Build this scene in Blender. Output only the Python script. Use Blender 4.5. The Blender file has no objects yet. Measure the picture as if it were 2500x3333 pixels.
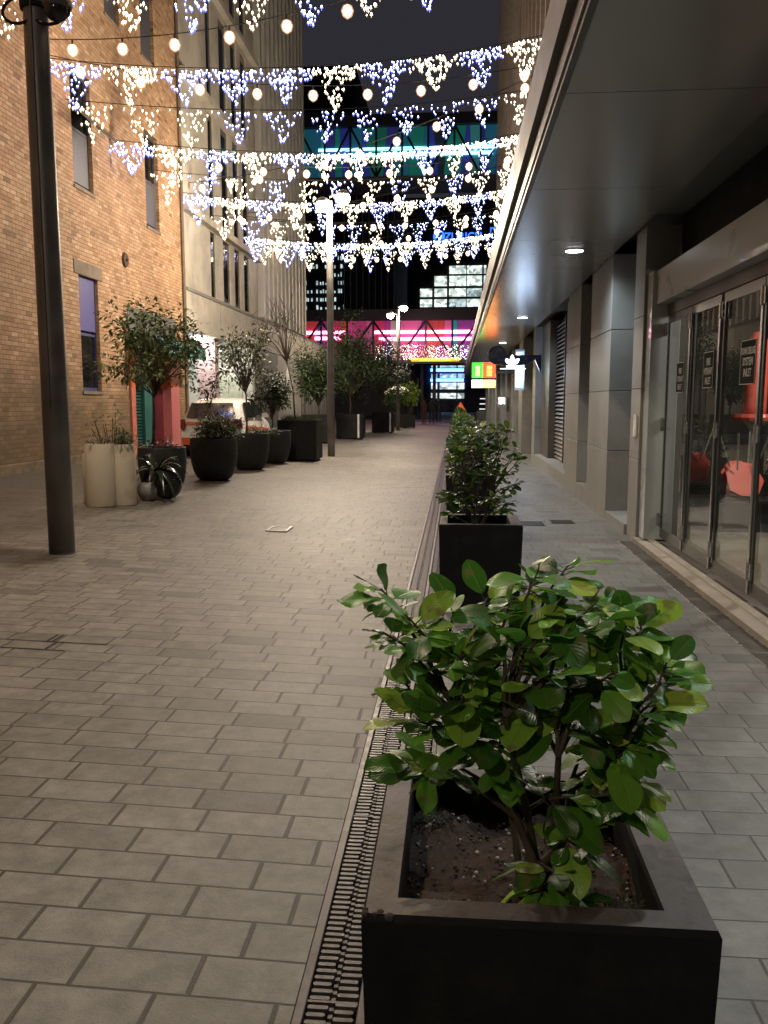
import bpy, math, random
from mathutils import Vector, Matrix
R = math.radians
# ------------------------------------------------------------------ camera, world, exposure
scn = bpy.context.scene
col = scn.collection
cam_d = bpy.data.cameras.new("camera")
cam = bpy.data.objects.new("camera", cam_d)
col.objects.link(cam)
cam_d.sensor_fit = 'VERTICAL'
cam_d.sensor_height = 24.0
cam_d.lens = 24.0 * 1824 / 2212
cam_d.clip_start = 0.05
cam_d.clip_end = 1500
cam.location = (0, 0, 1.55)
_f = Vector((-0.0837, 0.9882, -0.1283)).normalized()
_z = Vector((0, 0, 1))
_r = _f.cross(_z).normalized()
_u = _r.cross(_f)
cam.rotation_euler = Matrix((_r, _u, -_f)).transposed().to_euler()
scn.camera = cam
world = bpy.data.worlds.new("World")
scn.world = world
world.use_nodes = True
bg = world.node_tree.nodes["Background"]
bg.inputs[0].default_value = (0.027, 0.0255, 0.033, 1)
bg.inputs[1].default_value = 1.0
scn.view_settings.view_transform = 'Standard'
scn.view_settings.look = 'None'
scn.view_settings.exposure = 0.0
scn.view_settings.gamma = 1.0
scn.cycles.use_denoising = True
scn.cycles.sample_clamp_indirect = 2.5
scn.cycles.sample_clamp_direct = 0.0
scn.cycles.max_bounces = 7
scn.cycles.transparent_max_bounces = 24
LAMP = 1250        # street lamp heads
DOWN = 135         # canopy downlights
BULB = 24.0        # festoon bulbs
random.seed(4)

# ------------------------------------------------------------------ helpers
class MB:
    def __init__(s):
        s.v = []; s.f = []; s.m = []; s.uv = {}
    def quad(s, a, b, c, d, mi=0):
        n = len(s.v); s.v += [tuple(a), tuple(b), tuple(c), tuple(d)]; s.f.append((n, n+1, n+2, n+3)); s.m.append(mi)
    def poly(s, pts, mi=0):
        n = len(s.v); s.v += [tuple(p) for p in pts]; s.f.append(tuple(range(n, n+len(pts)))); s.m.append(mi)
    def box(s, x0, x1, y0, y1, z0, z1, mi=0):
        n = len(s.v)
        s.v += [(x0,y0,z0),(x1,y0,z0),(x1,y1,z0),(x0,y1,z0),(x0,y0,z1),(x1,y0,z1),(x1,y1,z1),(x0,y1,z1)]
        for q in ((0,3,2,1),(4,5,6,7),(0,1,5,4),(1,2,6,5),(2,3,7,6),(3,0,4,7)):
            s.f.append(tuple(n+i for i in q)); s.m.append(mi)
    def extr(s, pts, d, mi=0):      # extrude a polygon (list of 3d) by vector d
        n = len(s.v); k = len(pts); d = Vector(d)
        s.v += [tuple(p) for p in pts] + [tuple(Vector(p)+d) for p in pts]
        s.f.append(tuple(range(n, n+k))); s.m.append(mi)
        s.f.append(tuple(range(n+2*k-1, n+k-1, -1))); s.m.append(mi)
        for i in range(k):
            j = (i+1) % k
            s.f.append((n+i, n+k+i, n+k+j, n+j)); s.m.append(mi)
    def tube(s, pts, rad, n=8, mi=0, caps=True):
        pts = [Vector(p) for p in pts]
        if not isinstance(rad, (list, tuple)): rad = [rad]*len(pts)
        base = len(s.v); up = None
        for i, p in enumerate(pts):
            d = (pts[min(i+1, len(pts)-1)] - pts[max(i-1, 0)])
            if d.length < 1e-9: d = Vector((0,0,1))
            d.normalize()
            if up is None:
                up = Vector((0,0,1)) if abs(d.z) < .9 else Vector((1,0,0))
            a = d.cross(up).normalized(); b = a.cross(d).normalized(); up = b
            for k in range(n):
                t = 2*math.pi*k/n
                s.v.append(tuple(p + a*math.cos(t)*rad[i] + b*math.sin(t)*rad[i]))
        for i in range(len(pts)-1):
            for k in range(n):
                a0 = base+i*n+k; a1 = base+i*n+(k+1) % n
                s.f.append((a0, a1, a1+n, a0+n)); s.m.append(mi)
        if caps:
            s.f.append(tuple(base+k for k in range(n))[::-1]); s.m.append(mi)
            e = base+(len(pts)-1)*n
            s.f.append(tuple(e+k for k in range(n))); s.m.append(mi)
    def lathe(s, cx, cy, prof, n=24, mi=0):
        base = len(s.v)
        for r, z in prof:
            for k in range(n):
                t = 2*math.pi*k/n
                s.v.append((cx+r*math.cos(t), cy+r*math.sin(t), z))
        for i in range(len(prof)-1):
            for k in range(n):
                a0 = base+i*n+k; a1 = base+i*n+(k+1) % n
                s.f.append((a0, a1, a1+n, a0+n)); s.m.append(mi)
        if prof[0][0] > 1e-4: s.f.append(tuple(base+k for k in range(n))[::-1]); s.m.append(mi)
        if prof[-1][0] > 1e-4:
            e = base+(len(prof)-1)*n; s.f.append(tuple(e+k for k in range(n))); s.m.append(mi)
    def ball(s, c, r, n=10, m=6, sz=1.0, mi=0):
        prof = [(max(1e-5, r*math.sin(math.pi*i/m)), c[2]-r*sz*math.cos(math.pi*i/m)) for i in range(m+1)]
        s.lathe(c[0], c[1], prof, n, mi)
    def build(s, name, mats, parent=None, smooth=False, local=False):
        me = bpy.data.meshes.new(name)
        me.from_pydata(s.v, [], s.f)
        if not isinstance(mats, (list, tuple)): mats = [mats]
        for m in mats: me.materials.append(m)
        if any(s.m): me.polygons.foreach_set("material_index", s.m)
        if s.uv:
            lay = me.uv_layers.new(name="UVMap")
            for p in me.polygons:
                if p.index in s.uv:
                    for li, uv in zip(p.loop_indices, s.uv[p.index]): lay.data[li].uv = uv
        if smooth: me.polygons.foreach_set("use_smooth", [True]*len(me.polygons))
        me.validate(); me.update()
        o = bpy.data.objects.new(name, me)
        col.objects.link(o)
        if parent is not None:
            o.parent = parent
            if not local and parent.type == 'EMPTY': o.location = -Vector(parent.location)
        return o

def tag(o, label=None, cat=None, group=None, kind=None):
    if label: o["label"] = label
    if cat: o["category"] = cat
    if group: o["group"] = group
    if kind: o["kind"] = kind
    return o
def thing(name, loc, label, cat, group=None):
    o = bpy.data.objects.new(name, None); o.empty_display_size = .2
    col.objects.link(o); o.location = loc
    return tag(o, label, cat, group)
def copy_tree(o, parent=None):
    c = o.copy(); col.objects.link(c)
    if parent is not None: c.parent = parent
    for ch in [x for x in bpy.data.objects if x.parent == o]: copy_tree(ch, c)
    return c
def each(boxes, name, m, parent, bev=0):
    for b_ in boxes:
        q = MB(); q.box(*b_); o = q.build(name, m, parent)
        if bev: bevel(o, bev, 1)
def gz(x):       # ground height: the lane falls 3 % to the drain
    return 0.03*(-0.4-max(x, -8.4)) if x < -0.4 else 0.0
def bevel(o, w, seg=2):
    m = o.modifiers.new("edge", 'BEVEL'); m.width = w; m.segments = seg; m.limit_method = 'ANGLE'; m.angle_limit = R(40)

# ------------------------------------------------------------------ materials
MATS = {}
def nt(name):
    m = bpy.data.materials.new(name); m.use_nodes = True
    return m, m.node_tree, m.node_tree.nodes, m.node_tree.links
def mat(name, colr=(.5,.5,.5), rough=.6, metal=0.0, var=.25, scale=6.0, bump=0.0, bscale=60.0, spec=.5, coat=0.0, rvar=.09, stain=None, stain_scale=1.2):
    if name in MATS: return MATS[name]
    m, t, N, L = nt(name)
    b = N["Principled BSDF"]
    b.inputs["Roughness"].default_value = rough
    b.inputs["Metallic"].default_value = metal
    b.inputs["Specular IOR Level"].default_value = spec
    b.inputs["Coat Weight"].default_value = coat
    tc = N.new("ShaderNodeTexCoord")
    no = N.new("ShaderNodeTexNoise"); no.inputs["Scale"].default_value = scale; no.inputs["Detail"].default_value = 6
    L.new(tc.outputs["Object"], no.inputs["Vector"])
    mr = N.new("ShaderNodeMapRange")
    mr.inputs[1].default_value = .3; mr.inputs[2].default_value = .7
    mr.inputs[3].default_value = 1-var; mr.inputs[4].default_value = 1+var*.6
    L.new(no.outputs["Fac"], mr.inputs[0])
    mx = N.new("ShaderNodeMix"); mx.data_type = 'RGBA'; mx.blend_type = 'MULTIPLY'; mx.inputs[0].default_value = 1
    mx.inputs[6].default_value = (*colr, 1)
    L.new(mr.outputs[0], mx.inputs[7])
    out = mx.outputs[2]
    if stain:
        n2 = N.new("ShaderNodeTexNoise"); n2.inputs["Scale"].default_value = stain_scale; n2.inputs["Detail"].default_value = 8
        n2.inputs["Roughness"].default_value = .65
        L.new(tc.outputs["Object"], n2.inputs["Vector"])
        r2 = N.new("ShaderNodeMapRange"); r2.inputs[1].default_value = .52; r2.inputs[2].default_value = .68
        L.new(n2.outputs["Fac"], r2.inputs[0])
        m2 = N.new("ShaderNodeMix"); m2.data_type = 'RGBA'
        L.new(r2.outputs[0], m2.inputs[0]); L.new(out, m2.inputs[6]); m2.inputs[7].default_value = (*stain, 1)
        out = m2.outputs[2]
    L.new(out, b.inputs["Base Color"])
    rr = N.new("ShaderNodeMapRange"); rr.inputs[1].default_value = .3; rr.inputs[2].default_value = .7
    rr.inputs[3].default_value = max(0, rough-rvar); rr.inputs[4].default_value = min(1, rough+rvar)
    L.new(no.outputs["Fac"], rr.inputs[0]); L.new(rr.outputs[0], b.inputs["Roughness"])
    if bump:
        nb = N.new("ShaderNodeTexNoise"); nb.inputs["Scale"].default_value = bscale; nb.inputs["Detail"].default_value = 4
        L.new(tc.outputs["Object"], nb.inputs["Vector"])
        bp = N.new("ShaderNodeBump"); bp.inputs["Strength"].default_value = 1; bp.inputs["Distance"].default_value = bump
        L.new(nb.outputs["Fac"], bp.inputs["Height"]); L.new(bp.outputs[0], b.inputs["Normal"])
    MATS[name] = m
    return m
def emit(name, colr, strength, sampled=False, base=None, noise=None):
    if name in MATS: return MATS[name]
    m, t, N, L = nt(name)
    b = N["Principled BSDF"]
    b.inputs["Base Color"].default_value = (*(base or colr), 1)
    b.inputs["Emission Color"].default_value = (*colr, 1)
    b.inputs["Emission Strength"].default_value = strength
    if noise:
        tc = N.new("ShaderNodeTexCoord"); mp = N.new("ShaderNodeMapping"); mp.inputs["Scale"].default_value = noise
        no = N.new("ShaderNodeTexVoronoi"); no.inputs["Scale"].default_value = 1
        L.new(tc.outputs["Object"], mp.inputs[0]); L.new(mp.outputs[0], no.inputs["Vector"])
        hs = N.new("ShaderNodeSeparateColor"); L.new(no.outputs["Color"], hs.inputs[0])
        mr = N.new("ShaderNodeMapRange"); mr.inputs[3].default_value = strength*.25; mr.inputs[4].default_value = strength*1.5
        L.new(hs.outputs[0], mr.inputs[0]); L.new(mr.outputs[0], b.inputs["Emission Strength"])
    if not sampled: m.cycles.emission_sampling = 'NONE'
    MATS[name] = m
    return m
def glassy(name, tint=(.8,.85,.85), ior=1.5, rough=.0, dirt=.06):
    if name in MATS: return MATS[name]
    m, t, N, L = nt(name)
    N.remove(N["Principled BSDF"])
    out = N["Material Output"]
    fr = N.new("ShaderNodeFresnel"); fr.inputs[0].default_value = ior
    ge = N.new("ShaderNodeNewGeometry"); mi_ = N.new("ShaderNodeMix"); mi_.data_type = 'FLOAT'
    mi_.inputs[2].default_value = ior; mi_.inputs[3].default_value = 1/ior
    L.new(ge.outputs["Backfacing"], mi_.inputs[0]); L.new(mi_.outputs[0], fr.inputs[0])
    gl = N.new("ShaderNodeBsdfGlossy"); gl.inputs["Roughness"].default_value = rough
    tr = N.new("ShaderNodeBsdfTransparent"); tr.inputs[0].default_value = (*tint, 1)
    df = N.new("ShaderNodeBsdfDiffuse"); df.inputs[0].default_value = (.3,.3,.28,1)
    m1 = N.new("ShaderNodeMixShader"); m2 = N.new("ShaderNodeMixShader")
    no = N.new("ShaderNodeTexNoise"); no.inputs["Scale"].default_value = 3; no.inputs["Detail"].default_value = 6
    ml = N.new("ShaderNodeMath"); ml.operation = 'MULTIPLY'; ml.inputs[1].default_value = dirt
    L.new(no.outputs["Fac"], ml.inputs[0]); L.new(ml.outputs[0], m1.inputs[0])
    L.new(tr.outputs[0], m1.inputs[1]); L.new(df.outputs[0], m1.inputs[2])
    L.new(fr.outputs[0], m2.inputs[0]); L.new(m1.outputs[0], m2.inputs[1]); L.new(gl.outputs[0], m2.inputs[2])
    L.new(m2.outputs[0], out.inputs[0])
    MATS[name] = m
    return m

def mth(N, L, op, a, b=None, c=None):
    n = N.new("ShaderNodeMath"); n.operation = op
    for i, x in enumerate((a, b, c)):
        if x is None: continue
        if isinstance(x, (int, float)): n.inputs[i].default_value = x
        else: L.new(x, n.inputs[i])
    return n.outputs[0]

def tiles_mat(name, ax_u, ax_v, W, H, ju, jv, cols, joint, rough, bumpd, rowrand=1.0, band=None, spread=.5, lichen=None, dark_frac=.05, fine=.0012, offset=None, damp=False, big=.82):
    """unit masonry (pavers, bricks): running rows with their own offset and a tone for each unit"""
    m, t, N, L = nt(name)
    b = N["Principled BSDF"]; b.inputs["Roughness"].default_value = rough
    tc = N.new("ShaderNodeTexCoord"); sp = N.new("ShaderNodeSeparateXYZ"); L.new(tc.outputs["Object"], sp.inputs[0])
    u = sp.outputs[ax_u]; v = sp.outputs[ax_v]
    if band:
        inb = mth(N, L, 'MULTIPLY', mth(N, L, 'GREATER_THAN', v, band[0]), mth(N, L, 'LESS_THAN', v, band[1]))
    vr = mth(N, L, 'DIVIDE', v, H); row = mth(N, L, 'FLOOR', vr); fv = mth(N, L, 'FRACT', vr)
    wn = N.new("ShaderNodeTexWhiteNoise"); wn.noise_dimensions = '1D'; L.new(row, wn.inputs["W"])
    if offset is None:
        off = mth(N, L, 'MULTIPLY', wn.outputs["Value"], rowrand)
    else:
        off = mth(N, L, 'ADD', mth(N, L, 'MULTIPLY', mth(N, L, 'MODULO', row, 2.0), offset), mth(N, L, 'MULTIPLY', wn.outputs["Value"], rowrand))
    ur = mth(N, L, 'ADD', mth(N, L, 'DIVIDE', u, W), off); cu = mth(N, L, 'FLOOR', ur); fu = mth(N, L, 'FRACT', ur)
    Wv, Hv = W, H
    if band:
        ur2 = mth(N, L, 'DIVIDE', u, H); vr2 = mth(N, L, 'DIVIDE', mth(N, L, 'SUBTRACT', v, band[0]), band[1]-band[0])
        def sel(a, c):
            mm = N.new("ShaderNodeMix"); mm.data_type = 'FLOAT'; L.new(inb, mm.inputs[0]); L.new(a, mm.inputs[2]); L.new(c, mm.inputs[3]); return mm.outputs[0]
        # lengths in metres of the distance to the nearest edge
    def edge(fr, size, j):   # 1 in the joint
        d = mth(N, L, 'MULTIPLY', mth(N, L, 'SUBTRACT', .5, mth(N, L, 'ABSOLUTE', mth(N, L, 'SUBTRACT', fr, .5))), size)
        mr = N.new("ShaderNodeMapRange"); mr.inputs[1].default_value = j*.35; mr.inputs[2].default_value = j*.75
        mr.inputs[3].default_value = 1; mr.inputs[4].default_value = 0; L.new(d, mr.inputs[0]); return mr.outputs[0]
    ju_ = edge(fu, W, ju); jv_ = edge(fv, H, jv)
    if band:
        ju_ = sel(ju_, edge(mth(N, L, 'FRACT', ur2), H, ju)); jv_ = sel(jv_, edge(mth(N, L, 'FRACT', vr2), band[1]-band[0], jv*2))
        cu = sel(cu, mth(N, L, 'FLOOR', ur2)); row = sel(row, mth(N, L, 'ADD', mth(N, L, 'FLOOR', vr2), 999.0))
    jm = mth(N, L, 'MAXIMUM', ju_, jv_)
    cb = N.new("ShaderNodeCombineXYZ"); L.new(cu, cb.inputs[0]); L.new(row, cb.inputs[1])
    w2 = N.new("ShaderNodeTexWhiteNoise"); w2.noise_dimensions = '2D'; L.new(cb.outputs[0], w2.inputs["Vector"])
    cr = N.new("ShaderNodeValToRGB"); cr.color_ramp.interpolation = 'LINEAR'
    el = cr.color_ramp.elements
    el[0].position = 0; el[0].color = (*cols[0], 1); el[1].position = 1; el[1].color = (*cols[-1], 1)
    for i, c in enumerate(cols[1:-1]):
        e = el.new((i+1)/(len(cols)-1)); e.color = (*c, 1)
    L.new(w2.outputs["Value"], cr.inputs[0])
    no = N.new("ShaderNodeTexNoise"); no.inputs["Scale"].default_value = 9; no.inputs["Detail"].default_value = 8; no.inputs["Roughness"].default_value = .7
    L.new(tc.outputs["Object"], no.inputs["Vector"])
    nl = N.new("ShaderNodeTexNoise"); nl.inputs["Scale"].default_value = .45; nl.inputs["Detail"].default_value = 5
    L.new(tc.outputs["Object"], nl.inputs["Vector"])
    def mrng(x, a, c, d, e):
        q = N.new("ShaderNodeMapRange"); q.inputs[1].default_value = a; q.inputs[2].default_value = c; q.inputs[3].default_value = d; q.inputs[4].default_value = e
        L.new(x, q.inputs[0]); return q.outputs[0]
    k = mth(N, L, 'MULTIPLY', mrng(no.outputs["Fac"], .3, .7, 1-spread*.5, 1+spread*.35), mrng(nl.outputs["Fac"], .35, .65, big, 1.1))
    # a few units much darker
    sc = N.new("ShaderNodeSeparateColor"); L.new(w2.outputs["Color"], sc.inputs[0])
    k = mth(N, L, 'MULTIPLY', k, mrng(sc.outputs[1], dark_frac*.9, dark_frac, .62, 1.0))
    mx = N.new("ShaderNodeMix"); mx.data_type = 'RGBA'; mx.blend_type = 'MULTIPLY'; mx.inputs[0].default_value = 1
    L.new(cr.outputs[0], mx.inputs[6]); L.new(k, mx.inputs[7])
    cur = mx.outputs[2]
    # spots and stains
    ns = N.new("ShaderNodeTexNoise"); ns.inputs["Scale"].default_value = 2.2; ns.inputs["Detail"].default_value = 10; ns.inputs["Roughness"].default_value = .72
    L.new(tc.outputs["Object"], ns.inputs["Vector"])
    ms = N.new("ShaderNodeMix"); ms.data_type = 'RGBA'; L.new(mrng(ns.outputs["Fac"], .6, .72, 0, .55), ms.inputs[0]); L.new(cur, ms.inputs[6])
    ms.inputs[7].default_value = (*[c*.35 for c in cols[0]], 1); cur = ms.outputs[2]
    if damp:       # damp dirty paving along the foot of the brick wall
        nd = N.new("ShaderNodeTexNoise"); nd.inputs["Scale"].default_value = .9; nd.inputs["Detail"].default_value = 7; L.new(tc.outputs["Object"], nd.inputs["Vector"])
        dm = mth(N, L, 'ADD', mrng(sp.outputs[0], -6.2, -4.0, .9, -.3), mrng(nd.outputs["Fac"], .35, .65, -.35, .35))
        md = N.new("ShaderNodeMix"); md.data_type = 'RGBA'; L.new(mrng(dm, .1, .7, 0, .6), md.inputs[0]); L.new(cur, md.inputs[6]); md.inputs[7].default_value = (.06,.048,.036,1); cur = md.outputs[2]
        nk = N.new("ShaderNodeTexVoronoi"); nk.inputs["Scale"].default_value = 2.6; L.new(tc.outputs["Object"], nk.inputs["Vector"])
        mk = N.new("ShaderNodeMix"); mk.data_type = 'RGBA'; L.new(mrng(nk.outputs["Distance"], .035, .06, .45, 0), mk.inputs[0]); L.new(cur, mk.inputs[6]); mk.inputs[7].default_value = (.07,.06,.05,1); cur = mk.outputs[2]
    if lichen:     # greenish grime that sits low on the wall
        ng = N.new("ShaderNodeTexNoise"); ng.inputs["Scale"].default_value = .8; ng.inputs["Detail"].default_value = 9; L.new(tc.outputs["Object"], ng.inputs["Vector"])
        g1 = mth(N, L, 'ADD', mrng(sp.outputs[2], 0.2, 3.6, 1.0, -.25), mrng(ng.outputs["Fac"], .3, .7, -.35, .35))
        g1 = mrng(g1, .1, .6, 0, .72)
        mg = N.new("ShaderNodeMix"); mg.data_type = 'RGBA'; L.new(g1, mg.inputs[0]); L.new(cur, mg.inputs[6]); mg.inputs[7].default_value = (*lichen, 1); cur = mg.outputs[2]
    mj = N.new("ShaderNodeMix"); mj.data_type = 'RGBA'; L.new(jm, mj.inputs[0]); L.new(cur, mj.inputs[6]); mj.inputs[7].default_value = (*joint, 1)
    L.new(mj.outputs[2], b.inputs["Base Color"])
    L.new(mrng(no.outputs["Fac"], .3, .7, max(.1, rough-.05), min(1, rough+.06)), b.inputs["Roughness"])
    nf = N.new("ShaderNodeTexNoise"); nf.inputs["Scale"].default_value = 160; nf.inputs["Detail"].default_value = 3; L.new(tc.outputs["Object"], nf.inputs["Vector"])
    hh = mth(N, L, 'ADD', mth(N, L, 'MULTIPLY', jm, -bumpd), mth(N, L, 'MULTIPLY', nf.outputs["Fac"], fine))
    hh = mth(N, L, 'ADD', hh, mth(N, L, 'MULTIPLY', sc.outputs[2], bumpd*.35))
    bp = N.new("ShaderNodeBump"); bp.inputs["Distance"].default_value = 1.0; bp.inputs["Strength"].default_value = 1.0
    L.new(hh, bp.inputs["Height"]); L.new(bp.outputs[0], b.inputs["Normal"])
    return m

M_paver = tiles_mat("lane_pavers", 0, 1, .325, .165, .0125, .0078,
    [(.168,.153,.127), (.188,.173,.145), (.203,.187,.158), (.214,.197,.168), (.228,.21,.178)], (.03,.024,.016), .55, .0016, band=(10.55, 11.05), spread=1.0, damp=True, fine=.0018)
M_paver2 = tiles_mat("footway_pavers", 0, 1, .30, .175, .009, .005,
    [(.14,.142,.132), (.165,.168,.156), (.175,.178,.166), (.188,.191,.179)], (.045,.042,.037), .48, .0014, spread=.7)
M_brick = tiles_mat("tan_brickwork", 1, 2, .235, .0865, .008, .009,
    [(.36,.20,.105), (.46,.275,.15), (.50,.31,.175), (.55,.36,.21), (.45,.25,.135), (.62,.44,.28)], (.17,.105,.06), .8, .007, rowrand=.12, offset=.5,
    spread=.5, lichen=(.085,.062,.028), dark_frac=.045, big=.8)
M_asphalt = mat("asphalt", (.045,.045,.048), .7, var=.3, scale=3, bump=.002)
M_char = mat("charcoal_paint", (.011,.012,.013), .7, var=.35, scale=9, bump=.0008, bscale=120, spec=.25, stain=(.02,.019,.018), stain_scale=5)
M_bowl = mat("bowl_charcoal", (.022,.024,.025), .65, var=.3, scale=9, bump=.0008, bscale=120, spec=.3)
M_rim = mat("worn_planter_rim", (.12,.095,.088), .6, var=.45, scale=14, bump=.0012, bscale=90, stain=(.035,.03,.028), stain_scale=7)
M_soil = mat("soil", (.045,.025,.016), .95, var=.7, scale=60, bump=.006, bscale=70)
M_stonebit = mat("gravel_bit", (.4,.37,.33), .8, var=.4)
M_iron = mat("cast_iron", (.10,.088,.085), .45, metal=.5, var=.4, scale=20, bump=.0006)
M_ironbar = mat("pale_iron_bars", (.115,.105,.10), .42, metal=.4, var=.35, scale=30)  # bars slightly paler than the frame iron
M_black = mat("black_void", (.006,.006,.006), .9)
M_pole = mat("pole_paint", (.15,.138,.13), .45, metal=.35, var=.3, scale=3, bump=.0005)
M_steel = mat("brushed_steel", (.45,.45,.44), .28, metal=.9, var=.2)
M_concrete = mat("pale_concrete", (.48,.44,.36), .8, var=.22, scale=1.3, bump=.0012, stain=(.32,.285,.23), stain_scale=.8)
M_concrete2 = mat("grey_concrete", (.22,.21,.195), .8, var=.25, scale=2, bump=.001)
M_fin = mat("pale_fin", (.46,.44,.39), .6, var=.18, scale=1)
M_glass = mat("dark_window", (.012,.014,.016), .08, var=.3, spec=.8)
M_stone = mat("stone_cladding", (.25,.25,.24), .55, var=.16, scale=2.2, bump=.0008, stain=(.20,.20,.19), stain_scale=1.5)
M_stoned = mat("bronze_cladding", (.10,.088,.076), .5, metal=.2, var=.2, scale=2)
M_soffit = mat("soffit_metal", (.33,.345,.345), .25, metal=.4, var=.06, scale=.5, rvar=.02)
M_fascia = mat("fascia_metal", (.10,.09,.082), .45, metal=.4, var=.2, scale=2)
M_jamb = mat("painted_steel_jamb", (.42,.46,.46), .3, var=.06, scale=1.5, coat=.5)
M_louvre = mat("louvre_metal", (.16,.15,.14), .45, metal=.4)
M_thresh = mat("threshold_stone", (.30,.26,.215), .7, var=.25, scale=4, bump=.001)
M_threshl = mat("pale_threshold", (.46,.43,.37), .65, var=.2, scale=5)
M_white = mat("white_render", (.62,.6,.56), .7, var=.08)
M_leafd = mat("tree_leaf", (.045,.078,.026), .5, var=.6, scale=5)
M_leafd2 = mat("olive_leaf", (.135,.18,.06), .5, var=.6, scale=5)
M_leafy = mat("lime_leaf", (.16,.24,.03), .5, var=.5, scale=5)
M_bark = mat("bark", (.07,.055,.04), .85, var=.4, scale=20, bump=.002)
M_clear = glassy("clear_glass")
M_lens = emit("lamp_lens", (1,.86,.68), 60)
M_down = emit("downlight_lens", (.93,.98,1), 14)
M_bulb = emit("festoon_bulb", (1,.70,.42), BULB, sampled=True)
M_ledw = emit("led_core_white", (.92,.94,1), 12)
M_ledb = emit("led_glow_blue", (.22,.28,1.0), 1.4)  # emission standing in for the blue bloom round an LED
M_ledy = emit("led_core_warm", (1,.97,.86), 12)
M_ledo = emit("led_glow_warm", (1,.86,.62), .9)

# ------------------------------------------------------------------ the setting
g = MB()
def gstrip(xa, xb, ya, yb, mi, dz=0):
    g.quad((xa, ya, gz(xa)+dz), (xb, ya, gz(xb)+dz), (xb, yb, gz(xb)+dz), (xa, yb, gz(xa)+dz), mi)
gstrip(-8.4, -0.40, -6, 66, 0); gstrip(-60, -8.4, -6, 66, 0)
g.quad((-0.40,-6,-.16), (-.07,-6,-.16), (-.07,66,-.16), (-.40,66,-.16), 3)
g.quad((-0.40,-6,0), (-.40,-6,-.16), (-.40,66,-.16), (-.40,66,0), 3)
g.quad((-0.07,-6,-.16), (-.07,-6,0), (-.07,66,0), (-.07,66,-.16), 3)
gstrip(-.07, 60, -6, 66, 1)
gstrip(-500, 500, 66, 900, 2); gstrip(-500, -60, -6, 66, 2); gstrip(60, 500, -6, 66, 2); gstrip(-500, 500, -300, -6, 2)
tag(g.build("ground", [M_paver, M_paver2, M_asphalt, M_black]), kind="structure")
cw = MB()
for ya, yb in ((59.5, 61.3), (64.2, 65.8)):
    cw.quad((-3.6, ya, gz(-3.6)+.006), (-.42, ya, .006), (-.42, yb, .006), (-3.6, yb, gz(-3.6)+.006))
cw.quad((-3.4, 70, .1), (.6, 70, .006), (.6, 72.5, .006), (-3.4, 72.5, .1))
tag(cw.build("crossing_markings", mat("white_paving_band", (.7,.7,.68), .6)), kind="structure")

jt = MB()
def open_joint(x0, x1, y0, y1): jt.quad((x0, y0, gz(x0)+.0025), (x1, y0, gz(x1)+.0025), (x1, y1, gz(x1)+.0025), (x0, y1, gz(x0)+.0025))
rj = random.Random(91)
for n_, xa, xb in ((28, -3.25, -2.72), (29, -3.45, -2.35), (30, -3.05, -2.15), (27, -3.35, -3.0), (31, -3.5, -3.1)):
    x = xa
    while x < xb:
        e_ = min(xb, x+rj.uniform(.06, .16)); w_ = rj.uniform(.007, .018); open_joint(x, e_, n_*.165-w_/2, n_*.165+w_/2); x = e_
    for k in range(2):
        xx = rj.uniform(xa, xb); open_joint(xx-.007, xx+.007, n_*.165+.01, (n_+1)*.165-.01)
tag(jt.build("open_paving_joints", mat("dark_open_joint", (.018,.012,.009), .95)), kind="structure")

# slotted drain beside the planters
dr = thing("trench_drain", (-.24, 1, 0), "long slotted cast iron drain running along the left side of the planter row", "drain")
fr = MB()
for xa, xb in ((-.398,-.372), (-.236,-.212), (-.092,-.072)): fr.box(xa, xb, -2, 60, -.05, .003)
bevel(fr.build("frame", M_iron, dr), .002, 1)
for c, (xa, xb) in enumerate(((-.370,-.238), (-.210,-.094))):
    for k in range(26):
        y0 = -1 + k
        gr = MB(); mid = (xa+xb)/2
        n = 37 if y0 < 14 else 18
        p = 1.0/n
        for i in range(n):
            y = y0+.006+i*p*.992
            w = .5*p
            for s, a, bq in ((0, xa+.004, mid-.009), (1, mid+.009, xb-.004)):
                yy = y + (p*.5 if s else 0)
                j = .004*math.sin(i*2.1+s)
                if yy+w > y0+1: continue
                h = w*.5
                pts = [(a, yy+h*.5, .002), (a+.004, yy, .002), (bq-.004+j, yy, .002), (bq+j, yy+h*.5, .002), (bq+j, yy+h*1.5, .002), (bq-.004+j, yy+w, .002), (a+.004, yy+w, .002), (a, yy+h*1.5, .002)]
                gr.extr(pts, (0, 0, -.018), 0)
            gr.box(mid-.006, mid+.006, y+p*.1, y+p*.55, -.018, -.004, 1)
        gr.box(mid-.004, mid+.004, y0+.003, y0+.997, -.026, -.012, 1)
        gr.box(xa, xb, y0-.004, y0+.004, -.02, .0015, 1)
        gr.build("drain_grate", [M_ironbar, M_iron], dr)
fg = MB()
for y in range(26*4-4, 60*4): 
    yy = y/4
    if yy >= 25: fg.box(-.37, -.094, yy, yy+.12, -.02, .001)
fg.build("distant_grating", M_iron, dr)

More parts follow.
